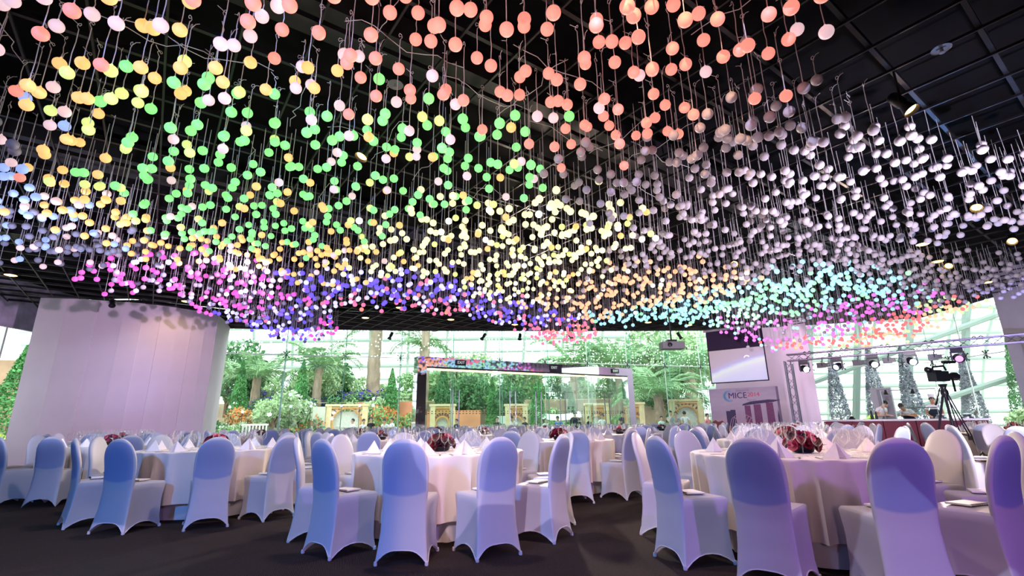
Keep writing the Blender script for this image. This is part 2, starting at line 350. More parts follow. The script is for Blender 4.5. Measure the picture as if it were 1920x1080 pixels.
wall('wall_stage', (8.9, 21.8), (12.08, 19.85), 0, 5.2, M_lilac, .2)
wall('wall_stage_side', (12.15, 20.1), (12.75, 27.6), 0, 6.6, M_lilac, .15)

# ---------------------------------------------------------------- mirror-steel door portal with glass doors
PA, PB = Vector((-3.48, 17.88)), Vector((5.68, 23.44)); pe = (PB-PA).normalized(); pl = (PB-PA).length; pang = math.atan2(pe.y, pe.x); pn = Vector((pe.y, -pe.x))
portal = link('door_1', None, None, (PA.x, PA.y, 0), pang, kind='structure', label='mirror-polished steel door portal with glass doors')
lw = .36
for x in (lw/2, pl-lw/2): MB().box((x, .2, 1.53), (lw, .4, 3.06)).build('portal_leg', M_mirror, portal, smooth=False)
for k in range(4): MB().box((pl*(k+.5)/4, .2, 3.24), (pl/4-.008, .4, .36)).build('lintel_panel', M_mirror, portal, smooth=False)
MB().box((pl/2, .02, 3.04), (pl-2*lw, .06, .05)).build('door_track', M_blackpl, portal, smooth=False)
MB().box((pl/2, .1, 2.97), (pl-2*lw, .12, .06)).build('light_slot', mat('slot_lamp', (255, 235, 200), .5, emit=(255, 226, 180), es=1.6), portal, smooth=False)
ND = 8; dw = (pl-2*lw)/ND
for k in range(ND):
    pane(portal, 'door_leaf', dw-.02, 2.9, G_door, (lw+dw*(k+.5), .2, 1.47), 0)
hand = MB().tube([(0, -.07, .15), (0, -.07, 2.25)], .022, 8).tube([(0, 0, .5), (0, -.07, .5)], .012, 6).tube([(0, 0, 1.9), (0, -.07, 1.9)], .012, 6).mesh('door_handle', M_steel)
for k in (1, 3, 4, 5, 7):
    for d in (-.13, .13): link('door_handle', hand, portal, (lw+dw*k+d, .19, 0))
dots = MB()
for z in (1.38, 1.46, .86): 
    x = lw+.05
    while x < pl-lw: dots.box((x, .185, z), (.05, .004, .028)); x += .14
dots.build('manifestation_dots', mat('frosted_print', (70, 80, 76), .8), portal, smooth=False, kind='stuff')
def text(name, s, size, m, parent, loc, rot=(PI/2, 0, 0), align='CENTER', ext=.004):
    cu = bpy.data.curves.new(name, 'FONT'); cu.body = s; cu.size = size; cu.align_x = align; cu.align_y = 'CENTER'; cu.extrude = ext; cu.materials.append(m)
    tmp = bpy.data.objects.new(name+'_outline', cu); C.objects.link(tmp); bpy.context.view_layer.update()
    me = bpy.data.meshes.new_from_object(tmp.evaluated_get(bpy.context.evaluated_depsgraph_get())); bpy.data.objects.remove(tmp); bpy.data.curves.remove(cu)
    if not me.materials: me.materials.append(m)
    return link(name, me, parent, loc, rot=rot)
M_sign = mat('sign_dark', (44, 52, 48), .5); M_exit = mat('exit_letters', (225, 235, 225), .5, emit=(225, 240, 228), es=.5)
for nm, x in (('left leg of the portal', 1.72), ('middle of the portal lintel', 6.1), ('right leg of the portal', 9.6)):
    sg = MB().box((0, 0, 0), (.42, .03, .2)).build('exit_sign', M_sign, None, (PA.x+pe.x*x+pn.x*.03, PA.y+pe.y*x+pn.y*.03, 3.26), pang, smooth=False, label='small dark EXIT sign nearest the '+nm, cat='sign', group='exit signs on the portal lintel')
    text('exit_letters', 'EXIT', .15, M_exit, sg, (0, -.018, 0))
# vestibule side panes behind the portal
ves = link('window_4', None, kind='structure')
for P, Q in ((PA, Vector((-4.0, 21.4))), (PB, Vector((5.1, 25.0)))):
    mdl = (P+Q)/2+Vector((0, .25)); pane(ves, 'pane', (Q-P).length-.7, 3.35, G_side, (mdl.x, mdl.y, 1.68), math.atan2(Q.y-P.y, Q.x-P.x))
MB().box((0, 0, 0), (.03, .04, 3.4)).build('pane_edge', M_edge, ves, (-3.62, 18.5, 1.7), smooth=False)
# ================================================================ tables, chairs, place settings
M_cover = mat('chair_cover_spandex', (212, 210, 218), .48, transl=.30, spec=.4)

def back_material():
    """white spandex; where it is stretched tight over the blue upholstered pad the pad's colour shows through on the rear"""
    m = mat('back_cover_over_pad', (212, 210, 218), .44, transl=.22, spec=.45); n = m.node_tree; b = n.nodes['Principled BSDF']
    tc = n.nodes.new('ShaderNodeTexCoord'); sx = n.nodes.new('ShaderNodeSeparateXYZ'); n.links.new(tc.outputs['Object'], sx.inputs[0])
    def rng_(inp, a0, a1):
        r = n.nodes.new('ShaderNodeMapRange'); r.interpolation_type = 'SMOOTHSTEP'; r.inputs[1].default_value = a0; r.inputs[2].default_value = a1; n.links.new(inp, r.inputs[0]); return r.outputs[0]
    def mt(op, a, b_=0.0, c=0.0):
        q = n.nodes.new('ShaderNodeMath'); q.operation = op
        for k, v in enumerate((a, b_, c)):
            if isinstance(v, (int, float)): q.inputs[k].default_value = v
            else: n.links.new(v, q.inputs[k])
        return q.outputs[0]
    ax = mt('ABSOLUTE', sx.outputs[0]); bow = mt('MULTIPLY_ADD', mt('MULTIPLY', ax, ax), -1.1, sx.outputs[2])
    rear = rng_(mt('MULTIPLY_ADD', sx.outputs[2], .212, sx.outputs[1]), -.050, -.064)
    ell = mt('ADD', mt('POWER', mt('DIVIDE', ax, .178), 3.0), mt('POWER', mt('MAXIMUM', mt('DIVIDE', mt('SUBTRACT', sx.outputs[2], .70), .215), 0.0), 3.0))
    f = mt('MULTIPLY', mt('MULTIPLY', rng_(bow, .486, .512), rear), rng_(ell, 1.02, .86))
    mx = n.nodes.new('ShaderNodeMix'); mx.data_type = 'RGBA'; n.links.new(f, mx.inputs[0]); mx.inputs[6].default_value = (*s2l((212, 210, 218)), 1); mx.inputs[7].default_value = (*s2l((158, 172, 210)), 1)  # bluer tint also carries the shade on the upper back
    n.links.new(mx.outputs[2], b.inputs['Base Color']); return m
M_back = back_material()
M_pad = mat('chair_pad', (70, 72, 92), .9)
M_hem = mat('cover_hem', (205, 203, 210), .6)
M_cloth = mat('tablecloth_cream', (222, 212, 204), .75, var=.03, vs=5, sheen=.2)
M_under = mat('under_cloth', (206, 200, 204), .8)
M_nap = mat('napkin_linen', (232, 226, 226), .8, var=.03, vs=30)
G_wine = glass('wine_glass', (.985, .985, .99), 1.0, rough=.02, base=.0, rim_refraction=.75, ior=1.6)

def lerp_tab(tab, z):
    if z <= tab[0][0]: return tab[0][1]
    for (a, va), (b, vb) in zip(tab[:-1], tab[1:]):
        if z <= b:
            t = (z-a)/(b-a); t = t*t*(3-2*t)*.5+t*.5; return va+(vb-va)*t
    return tab[-1][1]
W_T = [(0, .210), (.1, .196), (.25, .183), (.42, .179), (.55, .188), (.68, .193), (.71, .193)]
Y_T = [(0, -.222), (.1, -.200), (.25, -.178), (.42, -.168), (.6, -.182), (.93, -.252)]
WF_T = [(0, .212), (.12, .196), (.3, .192), (.46, .202)]
YF_T = [(0, .226), (.12, .208), (.3, .205), (.46, .222)]
TOP, DOM = .945, .71
def wz(z):
    if z <= DOM: return lerp_tab(W_T, z)
    t = min(1, (z-DOM)/(TOP-DOM)); return .193*math.sqrt(max(0, 1-t**2.15))
def chair_meshes(hi=True):
    nu = 18 if hi else 8; nr = 8 if hi else 4; nb = 22 if hi else 9
    SEAT = .462
    def sec(phi, z, t):                        # cross-section point of the back, phi in [pi,2pi] = rear half
        c_, s_ = math.cos(phi), math.sin(phi); ww = wz(z)
        x = ww*math.copysign(abs(c_)**.7, c_); y = lerp_tab(Y_T, z)+t*math.copysign(abs(s_)**.8, s_)
        return x, y
    bk = MB(); rows = []
    ph = [PI+PI*k/nu for k in range(nu+1)]
    for i in range(nr+1):
        v = i/nr; row = []
        for p in ph:
            u = -math.cos(p); hem = .105*max(0, 1-abs(u)**2.4); z = hem*(1-v)+SEAT*v
            t = .034*(.55+.45*v); x, y = sec(p, z, t); row.append((x, y, z))
        rows.append(row)
    bk.grid(rows)
    full = [PI+2*PI*k/(2*nu) for k in range(2*nu)]; rows = []
    for i in range(nb+1):
        f = i/nb; z = SEAT+(TOP-.0015-SEAT)*(1-(1-f)**1.9)
        tt = .034 if z < .85 else .034*math.sqrt(max(.02, 1-((z-.85)/(TOP-.85))**2.5)); tt = max(tt, .007)
        rows.append([(*sec(p, z, tt), z) for p in full])
    bk.grid(rows, closed=True); N = 2*nu; b0 = len(bk.v)-N; bk.f.append(tuple(range(b0, b0+N))); bk.m.append(0)
    sk = MB(); ns = 7 if hi else 4; nf = 8 if hi else 4; rows = []; hemline = []
    for i in range(nr+3):
        v = min(1, i/nr); row = []; extra = max(0, i-nr)
        def corner(which, z):
            return {'rl': (-wz(z), lerp_tab(Y_T, z)), 'rr': (wz(z), lerp_tab(Y_T, z)), 'fl': (-lerp_tab(WF_T, z), lerp_tab(YF_T, z)), 'fr': (lerp_tab(WF_T, z), lerp_tab(YF_T, z))}[which]
        for (a, b_, nn, hm, nx, ny) in (('rl', 'fl', ns, .085, 1, 0), ('fl', 'fr', nf, .10, 0, -1), ('fr', 'rr', ns, .085, -1, 0)):
            for k in range(nn+(1 if b_ == 'rr' else 0)):
                s_ = k/nn; u = 2*s_-1; hem = hm*max(0, 1-abs(u)**2.4); z = hem*(1-v)+(.458)*v
                A = corner(a, z); B_ = corner(b_, z); sag = .016*(1-u*u)*max(0, 1-abs(z-.2)/.26)
                x = A[0]+(B_[0]-A[0])*s_+nx*sag; y = A[1]+(B_[1]-A[1])*s_+ny*sag
                if extra: z += .012 if extra == 1 else .02; x *= (1-.03*extra); y = y-.012*(extra)*(1 if b_ == 'fr' or (s_ > .5) != (a == 'fr') else 0)*.6
                row.append((x, y, z))
        rows.append(row)
    sk.grid(rows)
    last = rows[-1]; n1 = ns; n2 = nf           # seat top, slightly domed
    fl = last[n1:n1+n2+1]; top = []
    for i in range(6):
        t = i/5; L = last[int(round(t*n1))]; Rr = last[len(last)-1-int(round(t*n1))]
        top.append([(L[0]+(Rr[0]-L[0])*k/n2, L[1]+(Rr[1]-L[1])*k/n2, L[2]+.014*math.sin(PI*k/n2)*math.sin(PI*min(1, t*.9+.1))) for k in range(n2+1)])
    sk.grid(top)
    hm = MB()
    rear = []
    for p in reversed(ph):
        u = -math.cos(p); z = .105*max(0, 1-abs(u)**2.4); x, y = sec(p, z, .034*.55); rear.append((x, y, z+.004))
    loop = [(x, y, z+.004) for x, y, z in rows[0]]+rear[1:-1]
    hm.tube(loop, .0045, 4, closed=True)
    pd = MB()
    out = [(-.140, .54), (-.146, .70)]+[(-.146*math.cos(t*PI/10), .70+.18*math.sin(t*PI/10)) for t in range(1, 10)]+[(.146, .70), (.140, .54), (.10, .52), (-.10, .52)]
    ys = lambda z: lerp_tab(Y_T, z)
    n_ = len(out); pd.add([(x, ys(z)-.008, z) for x, z in out]+[(x, ys(z)+.008, z) for x, z in out], [tuple(range(n_)), tuple(reversed(range(n_, 2*n_)))]+[(k, k+n_, (k+1) % n_+n_, (k+1) % n_) for k in range(n_)])
    ft = MB().lathe([(.013, 0), (.016, .01), (.012, .03)], 8)
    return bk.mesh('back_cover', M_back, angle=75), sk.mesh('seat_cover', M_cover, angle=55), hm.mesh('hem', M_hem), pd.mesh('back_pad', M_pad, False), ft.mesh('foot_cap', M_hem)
HI = chair_meshes(True); LO = chair_meshes(False)
def chair(loc, rz, label, group, hi):
    t = thing('banquet_chair', label, 'chair', loc, rz, group); me = HI if hi else LO
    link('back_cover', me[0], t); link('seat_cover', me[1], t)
    if hi:
        link('hem', me[2], t); link('back_pad', me[3], t)
        for x, y in ((-.2, -.218), (.2, -.218), (-.207, .22), (.207, .22)): link('foot_cap', me[4], t, (x, y, 0))
    return t

TR, TZ = .92, .765
def cloth_mesh(seed, hem=.19, r0=TR, folds=11, z0=TZ, amp=.075, nm='tablecloth', m=M_cloth, solid=True):
    q = random.Random(seed); n_ = 168; rows = []
    ph = [q.uniform(-.5, .5) for _ in range(folds)]
    def prof(a, t):                                            # t: 0 at edge .. 1 at hem
        f = math.sin(folds*a+1.3*math.sin(3*a+seed)+.8*math.sin(7*a+seed*2)); g = math.sin(5*a+seed)
        f = 1-2*abs(f)**.75; return amp*t**.55*(f*.85+.2*g)-.05*t**.6
    if solid:
        rows.append([(.02*math.cos(2*PI*k/n_), .02*math.sin(2*PI*k/n_), z0) for k in range(n_)])
        rows.append([(r0*.94*math.cos(2*PI*k/n_), r0*.94*math.sin(2*PI*k/n_), z0) for k in range(n_)])
    for t, dr, dz in ((0, -.008, 0), (.02, .004, -.006), (.05, .010, -.02), (.2, .012, None), (.4, .014, None), (.6, .016, None), (.8, .018, None), (1, .02, None)):
        z = z0+dz if dz is not None else z0-(z0-hem)*t
        rows.append([((r0+dr+prof(2*PI*k/n_, t))*math.cos(2*PI*k/n_), (r0+dr+prof(2*PI*k/n_, t))*math.sin(2*PI*k/n_), z) for k in range(n_)])
    b = MB().grid(rows, closed=True)
    if solid: b.f.append(tuple(range(n_))); b.m.append(0)
    return b.mesh(nm, m, angle=70)
CLOTHS = [cloth_mesh(k) for k in (1, 2, 3)]
UNDERS = [cloth_mesh(k+.5, hem=.012, r0=TR-.12, folds=9, z0=TZ-.02, amp=.03, nm='floor_cloth', m=M_under) for k in (1, 2)]
TOPM = MB().lathe([(TR-.09, 0), (TR-.085, .006), (TR-.085, .02)], 48).mesh('tabletop', mat('plywood', (150, 120, 90), .7))
COLM = MB().lathe([(.3, 0), (.28, .03), (.05, .06), (.045, .70), (.2, .718)], 16).mesh('pedestal', M_darkmetal)

nap_v = [(0, .005, .128), (-.112, -.02, 0), (0, -.068, 0), (.112, -.02, 0), (.028, .085, 0), (-.028, .085, 0), (0, .02, .004)]
NAP = MB().add(nap_v, [(0, 1, 2), (0, 2, 3), (0, 3, 4), (0, 4, 6), (0, 6, 5), (0, 5, 1), (1, 5, 6, 4, 3, 2)]).mesh('napkin', M_nap, False)
def goblet(h, r, stem, name):
    return MB().lathe([(.0015, .001), (r*.92, .002), (r*.85, .005), (.006, .012), (.004, .02), (.0035, stem*.6), (.0045, stem), (r*.45, stem+.012), (r*.82, stem+.03), (r, stem+.055), (r*.98, h*.88), (r*.83, h)], 18, cap=(True, False)).mesh(name, G_wine, angle=0)
GOB = [('large wine glass', goblet(.24, .045, .115, 'wine_glass')), ('small wine glass', goblet(.205, .039, .095, 'wine_glass')), ('water goblet', goblet(.18, .043, .07, 'wine_glass'))]
kn = MB().prism([(-.007, 0), (.007, 0), (.008, .09), (.009, .16), (.004, .21), (-.006, .20), (-.006, .09)], 0, .003)
KNIFE = MB().add([(x, z-.1, y) for x, y, z in kn.v], kn.f).mesh('knife', M_steel, False)
fk = MB()
fk.prism([(-.006, 0), (.006, 0), (.004, .1), (.011, .13), (.011, .15), (-.011, .15), (-.011, .13), (-.004, .1)], 0, .003)
for d in (-.009, -.003, .003, .009): fk.prism([(d-.0017, .15), (d+.0017, .15), (d+.0012, .195), (d-.0012, .195)], 0, .003)
FORK = MB().add([(x, z-.1, y) for x, y, z in fk.v], fk.f).mesh('fork', M_steel, False)
M_page = mat('notebook_white', (236, 234, 238), .55, var=.02); M_spir = mat('spiral_dark', (40, 34, 44), .4, .5)
NB1 = MB().box((0, 0, .005), (.21, .15, .01)).mesh('notebook', M_page, False)
sp = MB()
for k in range(14): sp.tube([(-.095+k*.0146, -.075+.007*math.cos(a), .006+.008*math.sin(a)) for a in (0, 1.05, 2.1, 3.14, 4.2, 5.2)], .0018, 4, closed=True)
NB2 = sp.mesh('spiral_binding', M_spir)
NB3 = MB().box((0, 0, 0), (.206, .146, .002)).mesh('back_board', mat('board_brown', (92, 74, 70), .8), False)

# rose heads for the centrepieces
def rose(seed):
    q = random.Random(seed); b = MB(); b.ball((0, 0, .012), .016, 1, (1, 1, 1.2))
    for ring, (r, h, nn, tilt) in enumerate(((.018, .034, 4, .15), (.027, .034, 5, .35), (.036, .028, 6, .75))):
        for k in range(nn):
            a = 2*PI*(k+ring*.5)/nn+q.uniform(-.1, .1); ca, sa = math.cos(a), math.sin(a); wd = r*.95
            P = []
            for t in (0, .55, 1):
                rr = r*(.45+.55*t)+tilt*.014*t*t; z = h*t-(.006 if t == 1 and ring == 2 else 0); ww = wd*(.45+.55*math.sin(PI*min(1, t*.62+.12)))
                for s_ in (-1, 0, 1): P.append(((rr-(.006 if s_ else 0))*ca-s_*ww*sa, (rr-(.006 if s_ else 0))*sa+s_*ww*ca, z))
            b.add(P, [(0, 1, 4, 3), (1, 2, 5, 4), (3, 4, 7, 6), (4, 5, 8, 7)])
    return b
RCOL = [mat('rose_crimson', (112, 8, 28), .6), mat('rose_magenta', (150, 14, 62), .6), mat('rose_plum', (52, 10, 32), .6), mat('lily_pink', (230, 110, 130), .6)]
ROSE = [rose(k).mesh('rose', RCOL[k], angle=60) for k in range(4)]
LEAFM = MB().add([(0, 0, 0), (.022, .035, .008), (0, .085, -.004), (-.022, .035, .008), (0, .04, 0)], [(0, 1, 4), (1, 2, 4), (2, 3, 4), (3, 0, 4)]).mesh('leaf', mat('leaf_dark_plum', (36, 22, 34), .5), False)
fj = MB()
q_ = random.Random(5)
for k in range(22):
    a = q_.uniform(0, 2*PI); e = q_.uniform(.1, 1.5); p = (.12*math.cos(a)*math.cos(e), .12*math.sin(a)*math.cos(e), .05+.10*math.sin(e)); fj.ball(p, .036, 1, (1, 1, .9), mi=k % 3)
FARFLOW = fj.mesh('rose_heads', RCOL[:3])
BOWL = MB().lathe([(.06, 0), (.085, .01), (.10, .05), (.095, .055), (.07, .02)], 18).mesh('bowl', mat('bowl_black', (18, 14, 20), .3))
def centrepiece(loc, label, hi):
    t = thing('flower_centrepiece', label, 'centrepiece', loc, rng.uniform(0, 6), 'red flower centrepieces on the tables')
    link('bowl', BOWL, t)
    if hi:
        q = random.Random(int(loc[0]*100))
        for k in range(26):
            i = k+.5; ph = math.acos(1-i/26*.98); th = PI*(1+5**.5)*i
            d = Vector((math.cos(th)*math.sin(ph), math.sin(th)*math.sin(ph), math.cos(ph))); c = Vector((0, 0, .055))
            p = c+Vector((d.x*.125, d.y*.125, d.z*.10)); eu = d.to_track_quat('Z', 'Y').to_euler()
            link('rose', ROSE[q.choice((0, 0, 0, 1, 2, 2, 3))], t, p, rot=eu, scale=q.uniform(.85, 1.15))
        for k in range(9):
            a = 2*PI*k/9; link('leaf', LEAFM, t, (.10*math.cos(a), .10*math.sin(a), .045), rot=(rad(20), 0, a-PI/2), scale=1.2)
    else: link('rose_heads', FARFLOW, t, kind='stuff')

# table list: centre, phrase, chair angles (deg) or start angle
TB = [((-.82, 5.66), 'the middle front table', [-126, -93, -62, -27, 8, 46, 82, 118, 154, -162], 0),
      ((-4.03, 6.93), 'the left front table', [-134, -97, -60, -30, 6, 42, 78, 114, 150, -172], 0),
      ((2.57, 4.66), 'the right front table', [-161, -130, -97, -66, -28, 6, 40, 74, 112, 152], 0),
      ((-6.9, 8.75), 'the table before the drum wall', [-79, -43, -7, 29, 65, 101, 137, 173, -151, -115], 0),
      ((.72, 8.45), 'the table behind the middle one', [-85, -48, -14, 22, 58, 94, 130, 166, -158, -121], 0)]
grid_a, grid_b, B0 = Vector((3.25, -1.05)), Vector((1.65, 2.9)), Vector((-.82, 5.66))
ROWN = {1: 'second', 2: 'third', 3: 'fourth', 4: 'fifth'}
rest = {1: [-3, -1, 1, 2], 2: [-3, -2, -1, 0, 1, 2], 3: [-3, -2, -1, 0, 1], 4: [-2, -1, 0]}
for j, ii in rest.items():
    for k, i in enumerate(ii):
        p = B0+grid_a*i+grid_b*j
        idx = k+(1 if j == 1 and i > 0 else 0)
        TB.append(((round(p.x+rng.uniform(-.12, .12), 2), round(p.y+rng.uniform(-.12, .12), 2)), f'{ROWN[j]}-row table {ORD[idx]} from left', rng.uniform(-95, -60), 1))
SIDE = ['nearest', 'near left', 'left', 'far left', 'back left', 'farthest', 'back right', 'far right', 'right', 'near right']
CAMV = Vector((0, 0))
n_gl = 0; far_gl = []
for ti, (c, ph, ang, far) in enumerate(TB):
    cx, cy = c; dist = math.hypot(cx, cy); hi = dist < 9.6
    if not isinstance(ang, list): ang = [ang+36*k for k in range(10)]
    tb = thing('banquet_table', 'round banquet table under white cloth, '+ph.replace(',', ''), 'table', (cx, cy, 0), 0, 'round banquet tables')
    link('tabletop', TOPM, tb, (0, 0, TZ-.045)); link('pedestal', COLM, tb)
    link('floor_cloth', UNDERS[ti % 2], tb, (0, 0, -.004), rng.uniform(0, 6))
    link('tablecloth', CLOTHS[ti % 3], None, (cx, cy, 0), rng.uniform(0, 6), label='cream tablecloth draped over '+ph.replace(',', ''), cat='tablecloth', group='cream tablecloths')
    centrepiece((cx+.02, cy-.05, TZ+.001), 'dome of dark red flowers in the middle of '+ph.replace(',', ''), dist < 9)
    base = math.degrees(math.atan2(-cy, -cx))
    order = sorted(range(len(ang)), key=lambda k: (base-ang[k]) % 360)
    first = min(range(len(ang)), key=lambda k: abs((base-ang[k]+180) % 360-180)); s0 = order.index(first)
    for r_, k in enumerate(order):
        side = SIDE[(r_-s0) % 10]; a = rad(ang[k]); ca, sa = math.cos(a), math.sin(a)
        R = 1.225+rng.uniform(-.015, .02); fz = a+PI/2+rng.uniform(-.05, .05)
        cl = (cx+R*ca, cy+R*sa, 0)
        if cl[1] > 17.4 and cl[0] > 8: continue
        chair(cl, fz, f'white stretch-covered chair in the {side} seat of {ph}'.replace(',', ''), 'white covered banquet chairs', hi)
        back = (base-ang[k]+180) % 360-180
        if dist < 9.8:
            nb = thing('notebook', f'white spiral notebook on the {side} chair of {ph}'.replace(',', ''), 'notebook', (cl[0]-.03*ca, cl[1]-.03*sa, .4935), fz+rng.uniform(-.25, .25)+rng.choice((0, PI/2)), 'notebooks on the chairs')
            link('page_block', NB1, nb, (0, 0, .002)); link('spiral_binding', NB2, nb, (0, 0, .001)); link('back_board', NB3, nb, (0, 0, .001))
        pr = .70; link('napkin', NAP, None, (cx+pr*ca, cy+pr*sa, TZ+.001), fz+rng.uniform(-.5, .5)+PI, label=f'folded white napkin pyramid at the {side} place of {ph}'.replace(',', ''), cat='napkin', group='folded napkins on the tables', scale=rng.uniform(.95, 1.1))
        for gi, (gr, da) in enumerate(((.50, .10), (.56, .26), (.44, -.06))):
            aa = a+da+rng.uniform(-.03, .03); pos = (cx+gr*math.cos(aa), cy+gr*math.sin(aa), TZ+.001)
            if ti < 10: link('wine_glass', GOB[gi][1], None, pos, 0, label=f'clear {GOB[gi][0]} at the {side} place of {ph}'.replace(',', ''), cat='wine glass', group='wine glasses on the tables')
            else: far_gl.append((gi, pos))
        if dist < 6.2 or ti == 1:
            for me, da, nm in ((KNIFE, -.20, 'knife'), (FORK, .20, 'fork')):
                aa = a+da; link(nm, me, None, (cx+.74*math.cos(aa), cy+.74*math.sin(aa), TZ+.0015), aa+PI/2, label=f'silver {nm} at the {side} place of {ph}'.replace(',', ''), cat=nm, group='cutlery on the front tables')
fg = MB()
for gi, pos in far_gl:
    me = GOB[gi][1]
    prof = [(.036, .002), (.005, .01), (.004, .085), (.034, .12), (.042, .15), (.036, .2)]
    fg.lathe(prof, 8, pos, cap=(True, False))
fg.build('wine_glasses', G_wine, label='many clear wine glasses crowded on the far tables', cat='wine glasses', group='wine glasses on the tables', kind='stuff', angle=0)
